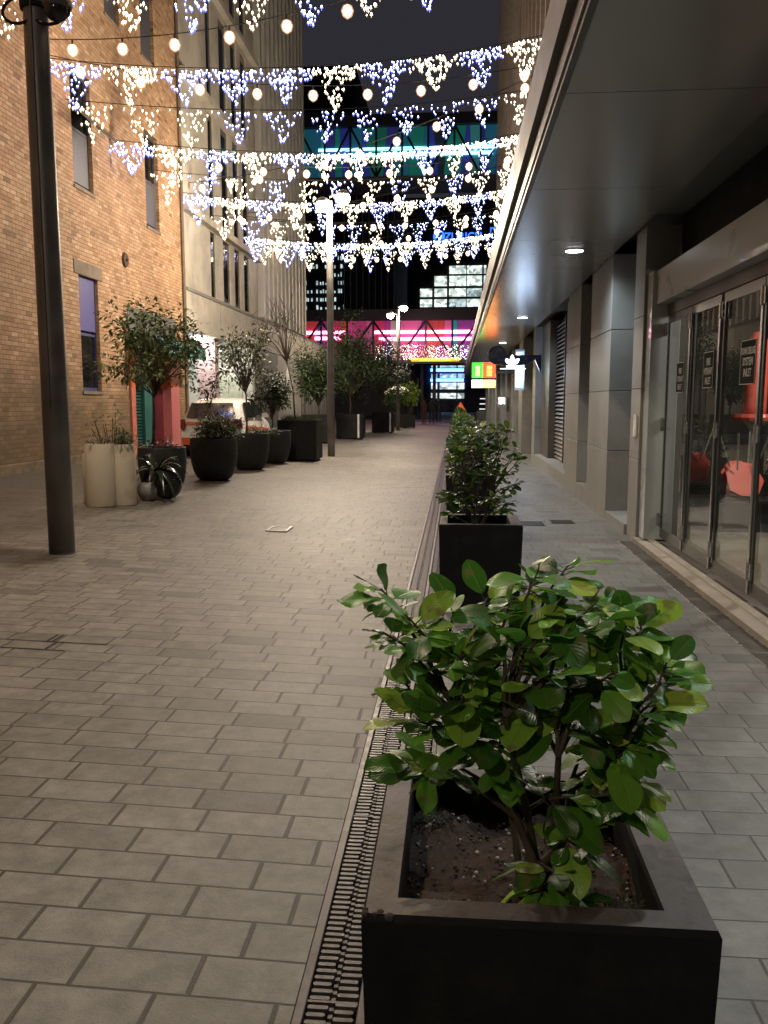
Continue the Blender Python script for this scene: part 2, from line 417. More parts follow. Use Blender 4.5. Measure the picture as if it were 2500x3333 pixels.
# narrow slot drain along the shopfront
sd = thing("slot_drain", (1.88, 4, 0), "fine ribbed steel drain strip along the foot of the glass shopfront", "drain")
s1 = MB(); s1.box(1.845, 1.98, -2, 9.62, -.03, .001); s1.build("channel", M_black, sd)
s1 = MB()
for i in range(11): s1.box(1.852+i*.0118, 1.857+i*.0118, -2, 9.6, .001, .007)
for i in range(24): s1.box(1.845, 1.98, -2+i*.485, -1.99+i*.485, .001, .0075)
s1.build("ribbed_grate", mat("drain_steel", (.2,.19,.175), .4, metal=.6), sd)
s1 = MB(); s1.box(1.838, 1.845, -2, 9.62, -.03, .008); s1.box(1.98, 1.987, -2, 9.62, -.03, .008); s1.build("edge_strip", M_steel, sd)
for (x0, x1, y0, y1, lab, mm) in ((.80,1.16,10.72,11.16,"blue grey ribbed metal cover plate in the footway nearest the second planter", (.14,.17,.21)), (1.24,1.56,10.95,11.3,"brown slotted metal cover plate in the footway towards the grey piers", (.13,.11,.085))):
    c = thing("cover_plate", ((x0+x1)/2, y0, 0), lab, "cover")
    q = MB(); q.box(x0, x1, y0, y1, -.02, .004); q.build("plate", mat("plate%d" % int(x0*100), mm, .4, metal=.5), c)
    q = MB()
    n = 8
    for i in range(n): q.box(x0+.02, x1-.02, y0+.02+i*(y1-y0-.04)/n, y0+.02+(i+.5)*(y1-y0-.04)/n, .004, .008)
    q.build("tread_ribs", M_iron, c)
c = thing("access_cover", (-2.08, 9.8, gz(-2.08)), "small square access cover with a bright metal edge set in the lane paving", "cover")
q = MB(); z = gz(-2.08)+.006
def ring(q, x0, x1, y0, y1, w, zt):
    for a in ((x0,x1,y0,y0+w), (x0,x1,y1-w,y1), (x0,x0+w,y0+w,y1-w), (x1-w,x1,y0+w,y1-w)): q.box(a[0],a[1],a[2],a[3],zt-.03,zt)
ring(q, -2.21, -1.95, 9.62, 9.98, .03, z+.012); q.build("rim", mat("bright_rim", (.6,.57,.52), .4, metal=.3), c)
q = MB(); q.box(-2.18, -1.98, 9.65, 9.95, z-.03, z+.006); q.build("lid", M_paver2, c)

# ------------------------------------------------------------------ brick building (left)
XW = -8.2
def holed(mb, X, y0, y1, z0, z1, holes, mi=0, depth=.24, rmi=0):
    ys = sorted({y0, y1, *[h[0] for h in holes], *[h[1] for h in holes]})
    zs = sorted({z0, z1, *[h[2] for h in holes], *[h[3] for h in holes]})
    for i in range(len(ys)-1):
        for j in range(len(zs)-1):
            a, b_, c_, d_ = ys[i], ys[i+1], zs[j], zs[j+1]
            if any(h[0]-1e-6 <= a and b_ <= h[1]+1e-6 and h[2]-1e-6 <= c_ and d_ <= h[3]+1e-6 for h in holes): continue
            mb.quad((X,a,c_), (X,b_,c_), (X,b_,d_), (X,a,d_), mi)
    for a, b_, c_, d_ in holes:
        D = X-depth if X < 0 else X+depth
        mb.quad((X,b_,c_), (D,b_,c_), (D,b_,d_), (X,b_,d_), rmi)
        mb.quad((X,a,c_), (X,a,d_), (D,a,d_), (D,a,c_), rmi)
        mb.quad((X,a,c_), (D,a,c_), (D,b_,c_), (X,b_,c_), rmi)
        mb.quad((X,a,d_), (X,b_,d_), (D,b_,d_), (D,a,d_), rmi)
bb = thing("brick_building", (XW, 12, .23), "old tan brick building with narrow windows and grimy base along the left of the lane", "building")
cols_y = [(18.2,19.2), (22.5,23.5)]
holes = []
wins = []
for (a, b_) in cols_y:
    if a < 20: wins.append((a, b_, 1.81, 4.32, 'low'))
    wins.append((a, b_, 6.2, 8.65, 'mid')); wins.append((a, b_, 10.5, 12.9, 'top'))
wins.append((20.2, 21.1, 10.5, 12.9, 'top'))
door = (20.9, 24.6, .1, 3.95)
holes = [w[:4] for w in wins] + [door]
wb = MB()
holed(wb, XW, -6, 25.5, 0, 15.2, holes, 0, .24)
wb.quad((XW,25.5,0), (XW-12,25.5,0), (XW-12,25.5,15.2), (XW,25.5,15.2), 0)
wb.quad((XW-12,25.5,0), (XW-12,-6,0), (XW-12,-6,15.2), (XW-12,25.5,15.2), 0)
wb.quad((XW,-6,0), (XW,-6,15.2), (XW-12,-6,15.2), (XW-12,-6,0), 0)
wb.quad((XW,-6,15.2), (XW,25.5,15.2), (XW-12,25.5,15.2), (XW-12,-6,15.2), 0)
wb.build("wall", M_brick, bb)
q = MB(); q.box(XW-.003, XW+.05, -6, 20.85, .1, .42); bevel(q.build("plinth", mat("stained_plinth", (.2,.15,.095), .85, var=.6, scale=4, bump=.004, bscale=20, stain=(.07,.05,.03)), bb), .02)
M_blind = mat("lilac_blind", (.085,.08,.30), .6, var=.15, scale=1.5)
M_bluef = mat("blue_window_frame", (.05,.06,.20), .5, var=.2)
M_greyf = mat("grey_sash", (.08,.08,.09), .5, var=.2)
M_lintel = mat("concrete_lintel", (.24,.19,.14), .85, var=.3, scale=3, bump=.003, stain=(.15,.11,.07))
for wi, (a, b_, c_, d_, k) in enumerate(wins):
    X = XW-.15
    f = MB(); fm = M_bluef if k == 'low' else M_greyf
    for bx in ((a, a+.06, c_, d_), (b_-.06, b_, c_, d_), (a+.06, b_-.06, c_, c_+.08), (a+.06, b_-.06, d_-.08, d_), (a+.06, b_-.06, (c_+d_)/2-.03, (c_+d_)/2+.03)):
        f.box(X, X+.06, bx[0], bx[1], bx[2], bx[3])
    w = f.build("window", fm, bb)
    p = MB(); p.box(X+.01, X+.02, a+.05, b_-.05, c_+.05, d_-.05); p.build("pane", M_glass, w)
    if k == 'low':
        p = MB(); p.box(X+.065, X+.075, a+.01, b_-.01, (c_+d_)/2+.08, d_-.01); p.build("blind", M_blind, w)
        p = MB(); p.box(XW-.05, XW+.02, a-.22, b_+.22, d_+.003, d_+.30); bevel(p.build("lintel", M_lintel, w), .01)
    else:
        p = MB(); p.box(X+.065, X+.07, a+.08, b_-.08, c_+.1, (c_+d_)/2-.05 if wi % 2 else c_+1.6); p.build("blind", mat("grey_blind", (.085,.083,.10), .5), w)
    if k == 'mid' and abs(a-18.2) < .1:     # one sash tilted open
        p = MB(); zt = 7.95
        p.extr([(XW-.12, a+.03, zt), (XW-.08, a+.03, zt), (XW+.62, a+.03, zt-.62), (XW+.58, a+.03, zt-.66)], (0, b_-a-.06, 0))
        p.build("open_sash", mat("open_sash_dark", (.12,.11,.09), .35, var=.3), w)
    p = MB(); p.box(XW-.1, XW+.03, a-.03, b_+.03, c_-.07, c_-.003); p.build("sill", M_lintel, w)
# painted doorway
ds = MB()
Xd = XW-.22
M_teal = mat("teal_paint", (.03,.16,.14), .5, var=.25, scale=3)
M_tealshut = mat("teal_shutter", (.02,.10,.085), .5, var=.3, scale=3)
M_orange = mat("orange_paint", (.62,.13,.03), .5, var=.15)
M_pink = mat("pink_paint", (.56,.17,.17), .5, var=.12, scale=2)
M_maroon = mat("maroon_paint", (.12,.015,.025), .5, var=.2)
M_magenta = mat("magenta_paint", (.22,.02,.09), .5, var=.2)
M_coral_p = mat("coral_paint", (.55,.17,.12), .5, var=.2)
dw = MB(); dw.box(XW+.002, XW+.055, 20.86, 21.14, .1, 1.95); dw.build("lower_jamb_paint", M_coral_p, bb)
dw = MB(); dw.box(XW+.002, XW+.055, 20.86, 21.14, 1.953, 3.0); dw.build("upper_jamb_paint", M_orange, bb)
dw = MB()
for i in range(24): 
    z0 = .15+i*.085
    dw.extr([(Xd, 21.14, z0), (Xd+.05, 21.14, z0+.02), (Xd+.05, 21.14, z0+.06), (Xd, 21.14, z0+.082)], (0, .95, 0))
dw.build("roller_shutter", M_tealshut, bb)
dw = MB(); dw.box(Xd, Xd+.14, 22.1, 22.75, .1, 2.15); dw.build("teal_door", M_teal, bb)
dw = MB(); dw.box(Xd-.05, Xd+.09, 21.14, 22.75, 2.2, 2.9); dw.build("magenta_panel", M_magenta, bb)
dw = MB(); dw.box(Xd-.05, Xd+.02, 22.76, 23.86, .1, 2.9); dw.build("recess_panel", M_maroon, bb)
dw = MB(); dw.box(Xd-.05, XW+.05, 23.87, 24.6, .1, 2.0); dw.build("pink_pillar", M_pink, bb)
dw = MB(); dw.box(Xd-.05, XW+.05, 23.87, 24.6, 2.003, 2.9); dw.box(Xd+.025, Xd+.05, 22.8, 23.86, 1.95, 2.9); dw.build("orange_pillar_head", M_orange, bb)
dw = MB(); dw.box(Xd-.05, XW+.004, 20.92, 24.58, 3.0, 3.94); dw.build("grey_panel", mat("grey_door_panel", (.13,.125,.115), .7), bb)
dw = MB(); dw.extr([(XW+.01, 20.95, 3.38), (XW+.85, 20.95, 3.12), (XW+.85, 20.95, 2.78), (XW+.80, 20.95, 2.78), (XW+.80, 20.95, 3.06), (XW+.01, 20.95, 3.30)], (0, 3.75, 0)); dw.build("awning", M_teal, bb)
dw = MB(); dw.tube([(XW, 20.87, 5.05), (XW+.05, 20.87, 5.05)], [.19, .16], 16); dw.tube([(XW+.05, 20.87, 5.05), (XW+.09, 20.87, 5.05)], .04, 8)
dw.build("tie_plate", mat("rusty_iron", (.07,.035,.02), .8, var=.5, scale=12), bb)
dw = MB(); dw.tube([(XW+.06, 25.3, 15), (XW+.06, 25.3, .3)], .05, 8); dw.build("drainpipe", mat("old_pipe", (.16,.12,.09), .7), bb)

# ------------------------------------------------------------------ pale panelled building beyond (left)
pb = thing("panelled_building", (XW, 35, .2), "pale concrete building with tall fins and slot windows beyond the brick one", "building")
w = MB()
slots = [(28.4,29.05), (29.95,30.9), (31.5,32.35), (32.9,33.8)]
holes = []
for z0, z1 in ((5.08,7.2), (7.6,11.0), (11.6,14.6), (15.2,18.4), (18.9,22)):
    for a, b_ in slots: holes.append((a, b_, z0, z1))
holed(w, XW, 25.5, 35.1, 5.02, 24, holes, 0, .05, 0)
w.box(XW-12, XW-.052, 25.51, 35.05, 5.03, 23.9, 1); w.box(XW-12, XW-.31, 35.06, 45.4, 5.03, 23.9, 1); w.box(XW-12, XW-.4, 45.41, 53.7, 3.96, 5.0, 1)
w.quad((XW,25.5,5.02), (XW,25.5,24), (XW-12,25.5,24), (XW-12,25.5,5.02), 0)
w.build("upper_wall", [M_concrete, M_glass], pb)
for z in (7.25, 11.1, 14.75, 18.5):
    q = MB(); q.box(XW+.001, XW+.22, 25.5, 35.1, z, z+.22); q.build("ledge", M_concrete, pb)
q = MB(); q.box(XW-.5, XW+.06, 25.5, 53.8, 3.75, 5.0)
q.build("band_wall", M_concrete, pb)
q = MB()
for y in (29.2, 32.9, 36.6, 40.3, 44, 47.7): q.box(XW+.06, XW+.064, y, y+.012, 3.76, 4.99)
q.box(XW+.06, XW+.09, 25.5, 53.8, 4.93, 5.03)
q.build("band_joints", M_concrete2, pb)
q = MB(); q.box(XW-12, XW-.5, 25.6, 53.8, 3.75, 3.95); q.build("soffit", M_concrete2, pb)
for i in range(12):
    y = 35.2+i*.88
    q = MB(); q.box(XW-.3, XW+.24, y, y+.3, 5.06, 23); q.build("fin", M_fin, pb)
each([(XW-.3, XW-.1, 35.1, 45.4, z, z+.3) for z in (8.3, 11.9, 15.5, 19.1)], "floor_edge", M_concrete2, pb)
# parking recess
q = MB(); q.box(XW-12, XW, 34, 34.3, .1, 3.74); q.build("recess_end_wall", M_white, pb)
q = MB(); q.box(XW-12, XW-11.8, 25.6, 34, .1, 3.74); q.build("recess_back_wall", M_concrete2, pb)
q = MB()
for i in range(4):
    q.box(XW-.72, XW-.12, 29, 29.5, .2+i*.9, .2+i*.9+.89)
q.build("pillar", mat("pinkish_stone", (.5,.4,.38), .6, var=.12), pb)
each([(-9.9, -9.2, 33.93, 33.99, .22, 2.6), (-9.18, -8.65, 33.93, 33.99, .22, 2.6)], "service_door", mat("cream_door", (.5,.52,.43), .5), pb)
q = MB(); q.box(XW-.3, XW+.02, 34.3, 38.6, .1, 3.74); q.build("grey_bay_wall", mat("bay_grey", (.15,.15,.14), .7), pb)
q = MB(); q.box(XW-.3, XW+.03, 38.62, 44.4, .12, 3.73)
for i in range(4):
    for j in range(2): q.box(XW+.0, XW+.05, 38.62+j*2.9, 38.62+j*2.9+2.88, .12+i*.9, .12+i*.9+.885)
q.build("panel_wall", mat("light_panels", (.36,.34,.30), .6, var=.15), pb)
each([(XW-.25, XW+.03, 44.7+i*1.15, 44.7+i*1.15+.75, .15, 3.74) for i in range(8)], "pier", M_concrete2, pb)
q = MB(); q.box(XW-.5, XW-.26, 44.5, 53.8, .15, 3.74); q.build("ground_glazing", M_glass, pb)
for (x, y) in ((XW-.9, 27.6), (XW-1.3, 30.6), (XW-.9, 32.6)):
    q = MB(); q.tube([(x, y, 3.74), (x, y, 3.55)], .05, 8); f = q.build("ceiling_spot", M_black, pb)
    q = MB(); q.tube([(x, y, 3.55), (x, y, 3.53)], .042, 8); q.build("spot_lens", M_down, f)
q = MB(); q.box(XW-.6, XW-.4, 28.3, 28.9, 3.66, 3.70); q.build("strip_light", M_down, pb)
def light(kind, name, loc, power, colr, rad=.1, parent=None, **kw):
    d = bpy.data.lights.new(name, kind); d.energy = power; d.color = colr
    if kind in ('POINT', 'SPOT'): d.shadow_soft_size = rad
    o = bpy.data.objects.new(name, d); col.objects.link(o); o.location = loc
    for k, v in kw.items(): setattr(d, k, v)
    if parent is not None:
        o.parent = parent
        o.location = Vector(loc) - (Vector(parent.location) if parent.type == 'EMPTY' else Vector((0,0,0)))
    return o
light('POINT', "recess_light", (-8.75, 28.3, 3.4), 80, (1,.86,.9), .1, pb)
light('POINT', "recess_light", (-9.6, 32.4, 3.3), 150, (.97,1,.88), .1, pb)
light('SPOT', "panel_light", (XW+.5, 41, 3.6), 90, (1,.96,.86), .1, pb, spot_size=R(120), spot_blend=1)
tags = MB()

# ------------------------------------------------------------------ right building with canopy
rb = thing("stone_clad_building", (2.6, 20, 0), "dark office building with grey stone piers and metal canopy along the right side", "building")
SZ = 3.45
def pier(y0, y1, x0=2.0, x1=2.42, z0=.0, mm=None, zt=SZ):
    q = MB(); zs = [z0, .915, 1.70, 2.49, zt]
    for i in range(4):
        if zs[i+1]-zs[i] > .05: q.box(x0, x1, y0, y1, zs[i]+(.008 if i else 0), zs[i+1])
    q.box(x0+.02, x1-.01, y0+.015, y1-.015, z0+.01, zt-.01)
    o = q.build("pier", mm or M_stone, rb); bevel(o, .004, 1)
    return o
pier(9.62, 10.12, 2.03, 2.42)
pier(11.42, 13.10); pier(14.2, 15.7); pier(15.98, 16.7, 2.10, 2.42, .25)
pier(21.95, 22.7, 2.0, 2.42); pier(26.2, 27.7); pier(30.6, 31.5, 2.0, 2.4); pier(33.9, 35.2); pier(38, 39.4); pier(42.5, 44.2); pier(47, 48.6); pier(52, 54); pier(57, 59)
q = MB(); q.box(2.42, 2.6, 9.62, 60, .0, SZ); q.build("recess_wall", M_stoned, rb)
each([(2.0, 2.418, a, b_, 0, .25 if a > 12 else .12) for a, b_ in ((10.13, 11.41), (13.11, 14.19), (15.71, 21.94))], "sill", M_stone, rb)
q = MB(); q.box(2.16, 2.415, 20.2, 21.94, .25, SZ); q.build("side_panel", M_stoned, rb)
q = MB()
for i in range(34):
    z = .3+i*.09
    q.extr([(2.30, 16.71, z), (2.36, 16.71, z+.05), (2.37, 16.71, z+.04), (2.31, 16.71, z-.01)], (0, 3.48, 0))
for y in (18.4,): q.box(2.28, 2.31, y, y+.05, .26, 3.4)
q.box(2.385, 2.415, 16.72, 20.19, .25, 3.4, 1)
q.build("louvre", [M_louvre, M_black], rb)
for a, b_ in ((22.72, 26.18), (27.72, 30.58), (35.22, 37.98), (44.22, 46.98)):
    q = MB(); q.box(2.34, 2.40, a, b_, .1, 2.9); w = q.build("shop_window", M_glass, rb)
    each([(2.30, 2.338, y, y+.06, .1, 2.9) for y in (a, (a+b_)/2, b_-.06)], "mullion", M_fascia, w)
q = MB(); q.box(2.01, 2.028, 9.72, 9.86, 1.17, 1.42); q.build("notice", mat("white_notice", (.7,.7,.68), .5), rb)
# canopy
cp = MB()
cp.box(.55, 12, -4, 60, 3.62, 3.90); cpo = cp.build("canopy", M_stoned, rb)
k = 0
y = -4.0
while y < 60:
    q = MB(); q.box(.645, 1.995, y, y+2.39, SZ, SZ+.03); q.build("soffit_panel", M_soffit, cpo)
    y += 2.4
q = MB(); q.box(2.0, 12, -4, 9.6, SZ+.10, SZ+.13); q.build("inner_soffit", M_soffit, cpo)
q = MB(); q.extr([(.60,-4,3.40), (.64,-4,3.40), (.64,-4,3.99), (.548,-4,3.99), (.548,-4,3.93), (.57,-4,3.70), (.60,-4,3.66)], (0, 64, 0)); q.build("fascia", M_fascia, cpo)
q = MB(); pass
each([(.585, .598, -4, 60, 3.44, 3.455), (.552, .568, -4, 60, 3.755, 3.765)], "fascia_trim", mat("dull_trim", (.22,.2,.19), .45, metal=.6), cpo)
for yy in (2.7, 11.1, 19.5, 27.6, 36, 44.4, 52.8):
    q = MB(); q.lathe(1.46, yy, [(.125, SZ-.012), (.125, SZ-.001)], 24); d = q.build("downlight", M_steel, cpo)
    q = MB(); q.lathe(1.46, yy, [(.108, SZ-.016), (.108, SZ-.0125)], 24); q.build("lens", M_down, d)
    light('SPOT', "downlight_beam", (1.46, yy, SZ-.04), DOWN*1.15, (.80,.93,1), .10, cpo, spot_size=R(150), spot_blend=.8)
# tower above
tw = MB(); tw.box(2.05, 14, 6, 43.5, 3.92, 26, 0); tw.build("tower_glazing", M_glass, rb)
for i in range(26):
    yy = 12.4+i*1.22
    q = MB(); q.box(1.84, 2.045, yy, yy+.2, 3.93, 26); q.build("tower_fin", mat("bronze_fin", (.23,.19,.16), .5, metal=.1), rb)
each([(1.98, 2.045, 6, 43.5, z, z+.25) for z in (7.6, 11.3, 15, 18.7, 22.4)], "tower_floor_edge", M_stoned, rb)

# shopfront
M_dframe = mat("door_frame_metal", (.13,.125,.115), .35, metal=.7, var=.1, scale=.6)
M_post = mat("door_post_steel", (.32,.31,.30), .25, metal=.9, var=.08, scale=.5)
sf = thing("glass_shopfront", (2.2, 6, 0), "glazed folding shopfront doors with a pale steel frame under the canopy", "shopfront")
XG = 2.2
q = MB(); q.box(1.99, 2.115, -2, 9.615, -.02, .05); q.build("step_edge", M_thresh, sf)
q = MB(); q.box(2.115, 2.18, -2, 9.615, -.02, .062); q.build("pale_sill", M_threshl, sf)
q = MB(); q.box(2.18, 2.40, -2, 9.615, -.02, .045); q.build("door_track", M_stoned, sf)
q = MB(); q.box(2.06, 2.36, 9.36, 9.61, .063, 2.93); bevel(q.build("end_jamb", M_jamb, sf), .004)
q = MB(); q.box(2.10, 2.38, -2, 9.355, 2.58, 2.93); bevel(q.build("header", M_jamb, sf), .004)
q = MB(); q.box(2.22, 2.34, -2, 9.355, 2.47, 2.578); q.build("head_frame", M_stoned, sf)
q = MB(); q.box(2.40, 2.45, -2, 9.61, 2.94, SZ+.09); q.build("transom_panel", M_black, sf)
each([(2.36, 2.398, 3, 6.4, 3.03+i*.1, 3.07+i*.1) for i in range(4)], "transom_slat", M_louvre, sf)
leaves = [(9.34, 8.42), (8.40, 7.52), (7.44, 6.50), (6.48, 5.56), (5.50, 4.6), (4.58, 3.7), (3.64, 2.7), (2.68, 1.8)]
for i, (b_, a) in enumerate(leaves):
    q = MB(); w_ = .034
    for bx in ((a, a+w_, .10, 2.46), (b_-w_, b_, .10, 2.46), (a+w_, b_-w_, .10, .20), (a+w_, b_-w_, 2.38, 2.46)):
        q.box(XG+.028, XG+.044, bx[0], bx[1], bx[2], bx[3])
    lf = q.build("door_leaf", M_dframe, sf)
    q = MB(); q.quad((XG+.040, a+.033, .199), (XG+.040, a+.033, 2.381), (XG+.040, b_-.033, 2.381), (XG+.040, b_-.033, .199)); q.build("glass", M_clear, lf)
    for z in (.22, 1.25, 2.25):
        q = MB()
        yy = b_+.0 if i % 2 == 0 else b_-.02
        q.tube([(XG+.005, yy, z), (XG+.005, yy, z+.14)], .016, 8); q.box(XG-.0, XG+.018, yy-.05, yy+.05, z+.01, z+.13)
        q.build("hinge", M_steel, lf)
    q = MB(); q.box(XG+.07, XG+.09, a+.06, b_-.06, .10, .13); q.build("floor_brush", M_black, lf)
for i, yy in enumerate((8.40, 7.48, 6.48)):
    q = MB(); q.box(XG+.006, XG+.017, yy-.02, yy+.02, .12, 2.4); q.build("door_post", M_post, sf)
def text_mesh(s, size, name, m, parent, loc, rot, sx=1.0, ext=.001, bold=0.0, local=False):
    cu = bpy.data.curves.new(name, 'FONT'); cu.body = s; cu.size = size; cu.extrude = ext; cu.align_x = 'CENTER'; cu.offset = bold
    cu.resolution_u = 3
    t = bpy.data.objects.new(name, cu); col.objects.link(t)
    bpy.context.view_layer.update()
    me = bpy.data.meshes.new_from_object(t.evaluated_get(bpy.context.evaluated_depsgraph_get()))
    bpy.data.objects.remove(t); bpy.data.curves.remove(cu)
    me.materials.clear(); me.materials.append(m)
    o = bpy.data.objects.new(name, me); col.objects.link(o)
    o.rotation_euler = rot; o.scale = (sx, 1, 1)
    if parent is not None:
        o.parent = parent
        o.location = Vector(loc) - (Vector(parent.location) if parent.type == 'EMPTY' and not local else Vector((0,0,0)))
    else: o.location = loc
    return o
M_txt = mat("sign_white", (.42,.42,.40), .5, var=.05)
def wall_sign(yc, zc, w_, h_, lines, lab, sizes):
    s = thing("door_sign", (XG+.036, yc, zc), lab, "sign", "black and white signs on the glass doors")
    q = MB(); q.box(XG+.032, XG+.037, yc-w_/2, yc+w_/2, zc-h_/2, zc+h_/2); q.build("plate", mat("sign_black", (.012,.012,.012), .9, spec=.1), s)
    q = MB()
    t_ = .006
    for a in ((yc-w_/2, yc+w_/2, zc+h_/2-t_, zc+h_/2), (yc-w_/2, yc+w_/2, zc-h_/2, zc-h_/2+t_), (yc-w_/2, yc-w_/2+t_, zc-h_/2+t_, zc+h_/2-t_), (yc+w_/2-t_, yc+w_/2, zc-h_/2+t_, zc+h_/2-t_)):
        q.box(XG+.030, XG+.0318, *a)
    q.build("border", M_txt, s)
    z = zc+h_/2-.05
    for ln, (sz, sx) in zip(lines, sizes):
        z -= sz*.78
        text_mesh(ln, sz, "lettering", M_txt, s, (XG+.0308, yc, z), (R(90), 0, R(-90)), sx, .0008, sz*.02)
        z -= .018
wall_sign(7.83, 1.84, .30, .32, ("FIRE", "HYDRANT", "INLET"), "narrow black sign reading FIRE HYDRANT INLET on the middle glass door", ((.085,.75), (.085,.62), (.085,.75)))
wall_sign(8.78, 1.80, .28, .30, ("FIRE", "HYDRANT", "INLET"), "faint black hydrant sign on the farthest glass door beside the steel jamb", ((.078,.75), (.078,.6), (.078,.75)))
wall_sign(6.80, 1.86, .34, .34, ("FOAM DELUGE", "SYSTEM", "INLET"), "largest black sign, reading FOAM DELUGE SYSTEM INLET, on the nearer glass door", ((.075,.66), (.085,.8), (.085,.8)))
# interior of the shop
room = thing("shop_interior", (4, 6, 0), "dim bare shop interior with grey floor and dark walls behind the glass doors", "room")
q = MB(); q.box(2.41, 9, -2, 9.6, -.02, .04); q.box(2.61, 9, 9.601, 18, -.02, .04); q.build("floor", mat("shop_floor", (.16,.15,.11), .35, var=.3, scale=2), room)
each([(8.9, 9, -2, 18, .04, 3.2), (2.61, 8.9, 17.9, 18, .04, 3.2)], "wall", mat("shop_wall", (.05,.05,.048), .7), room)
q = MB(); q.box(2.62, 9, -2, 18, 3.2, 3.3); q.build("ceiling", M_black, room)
q = MB(); q.box(3.6, 6.4, 14.2, 14.8, .05, 1.05); q.build("counter", mat("black_counter", (.01,.01,.01), .4), room)
each([(3.2, 3.28, 6.5, 7.6, 3.14, 3.199), (5, 5.08, 12, 13.1, 3.14, 3.199)], "ceiling_light", emit("shop_tube", (1,.95,.85), 2.5), room)
light('POINT', "shop_fill", (4.6, 9.0, 2.9), 420, (1,.9,.78), .3, room)  # unseen fill added so the furniture shows through the glass
M_coral = mat("coral_plastic", (.50,.075,.05), .35, var=.12, scale=2)
def stool_table(x, y, rot, lab, labc):
    t = thing("cafe_table", (x, y, .04), lab, "table", "black tables in the closed shop")
    q = MB(); q.box(x-.33, x+.33, y-.33, y+.33, .38, .415); q.build("tabletop", mat("black_laminate", (.012,.012,.012), .4), t)
    q = MB(); q.box(x-.28, x+.28, y-.28, y+.28, .045, .379); q.build("pedestal", mat("black_laminate", (.012,.012,.012), .4), t)
    c = thing("upturned_chair", (x, y, .42), labc, "chair", "coral chairs stacked upside down on tables")
    def rp(p):
        a = R(rot); return (x+p[0]*math.cos(a)-p[1]*math.sin(a), y+p[0]*math.sin(a)+p[1]*math.cos(a), .42+p[2])
    q = MB()
    hexa = [(-.24,-.16), (-.10,-.26), (.14,-.24), (.26,-.04), (.18,.20), (-.08,.26), (-.24,.10)]
    q.extr([rp((a, -.05+b_*.35, .23+b_*.75)) for a, b_ in hexa], Vector((0,.03,.02))); q.build("seat", M_coral, c)
    q = MB()
    q.extr([rp(p) for p in ((-.2,.0,.03), (.2,.0,.03), (.22,.1,.30), (.1,.14,.42), (-.1,.14,.42), (-.22,.1,.30))], (0,.03,.01)); q.build("backrest", M_coral, c)
    for sx, sy in ((-1,-1), (1,-1), (-1,1), (1,1)):
        q = MB(); q.tube([rp((.12*sx, .06*sy, .34)), rp((.22*sx, .18*sy, .78))], .012, 6); q.build("leg", M_steel, c)
stool_table(3.42, 10.4, 20, "black square table nearest the doors with a coral chair on top", "bright coral chair lying upturned on the table nearest the doors")
stool_table(3.35, 12.3, -30, "black square table in the far corner of the shop by the counter", "coral chair lying upturned on the table by the far counter")
b_ = thing("tall_booth_seat", (3.72, 11.0, .04), "tall curved coral high backed seat rising behind the chairs in the shop", "seat")
def booth(name, x, y, w_, z0, z1, mm, par):
    q = MB(); n = 10; pr = []
    for i in range(n+1):
        t = i/n; z = z0+(z1-z0)*t
        s_ = w_*(1 if t < .75 else math.sqrt(max(.02, 1-((t-.75)/.27)**2)))
        pr.append((s_, z))
    q.lathe(x, y, pr, 16); return q.build(name, mm, par, smooth=True)
booth("backrest", 3.72, 11.0, .14, 1.40, 2.42, M_coral, b_)
q = MB(); q.lathe(3.72, 11.0, [(.26,1.33), (.28,1.37), (.26,1.41)], 18); q.build("cushion", M_coral, b_)
q = MB(); q.lathe(3.72, 11.0, [(.2,.045), (.06,.07), (.05,1.2), (.18,1.325)], 14); q.build("pedestal", M_steel, b_)
# ------------------------------------------------------------------ blade signs under the canopy
sg = thing("sports_shop_sign", (1.3, 20.3, 2.6), "black blade sign with a glowing white three leaf emblem under the canopy", "sign")
q = MB(); Ys = 20.3
q.extr([(.98,Ys,2.66), (1.98,Ys,2.66), (1.98,Ys,2.22), (1.83,Ys,2.55), (1.60,Ys,2.43), (1.15,Ys,2.40), (.98,Ys,2.48)], (0,.12,0)); q.build("panel", mat("gloss_black", (.006,.006,.012), .25), sg)
q = MB(); q.tube([(.95,Ys-.02,2.66), (.95,Ys+.16,2.66)], .22, 24); q.build("disc", mat("gloss_black", (.006,.006,.012), .25), sg)
def leafpoly(cx, cz, ang, ln, wd):
    pts = []
    for i in range(17):
        t = 2*math.pi*i/16
        a = math.cos(t); s_ = math.sin(t)*(1-.35*math.cos(t)**2)
        lx = ln/2*(1+a); lz = wd/2*s_
        pts.append((cx+lx*math.sin(ang)+lz*math.cos(ang), Ys-.004, cz+lx*math.cos(ang)-lz*math.sin(ang)))
    return pts[:-1]
q = MB()
for i, a in enumerate((-68, -0, 68)):
    p = leafpoly(1.30, 2.43, R(a*.72), .24 if i == 1 else .22, .105)
    q.extr([(x, y_-.003*i, z) for x, y_, z in p], (0,-.012,0))
for i in range(3): q.box(1.16+.01*i, 1.44-.01*i, Ys-.018, Ys-.002, 2.415-.028*i-.018, 2.415-.028*i)
q.build("emblem", emit("emblem_white", (.85,.93,1), 2.5), sg)
q = MB(); q.box(1.02, 1.62, Ys-.016, Ys-.003, 2.335, 2.352); q.build("light_line", emit("emblem_white", (.85,.93,1), 6), sg)
lb = thing("white_light_box", (1.55, 21.2, 2.3), "glowing blue white vertical light box between the black sign and the pier", "sign")
q = MB(); q.box(1.44, 1.66, 21.2, 21.42, 1.86, 2.84); q.build("frame", mat("lightbox_frame", (.4,.45,.5), .4), lb)
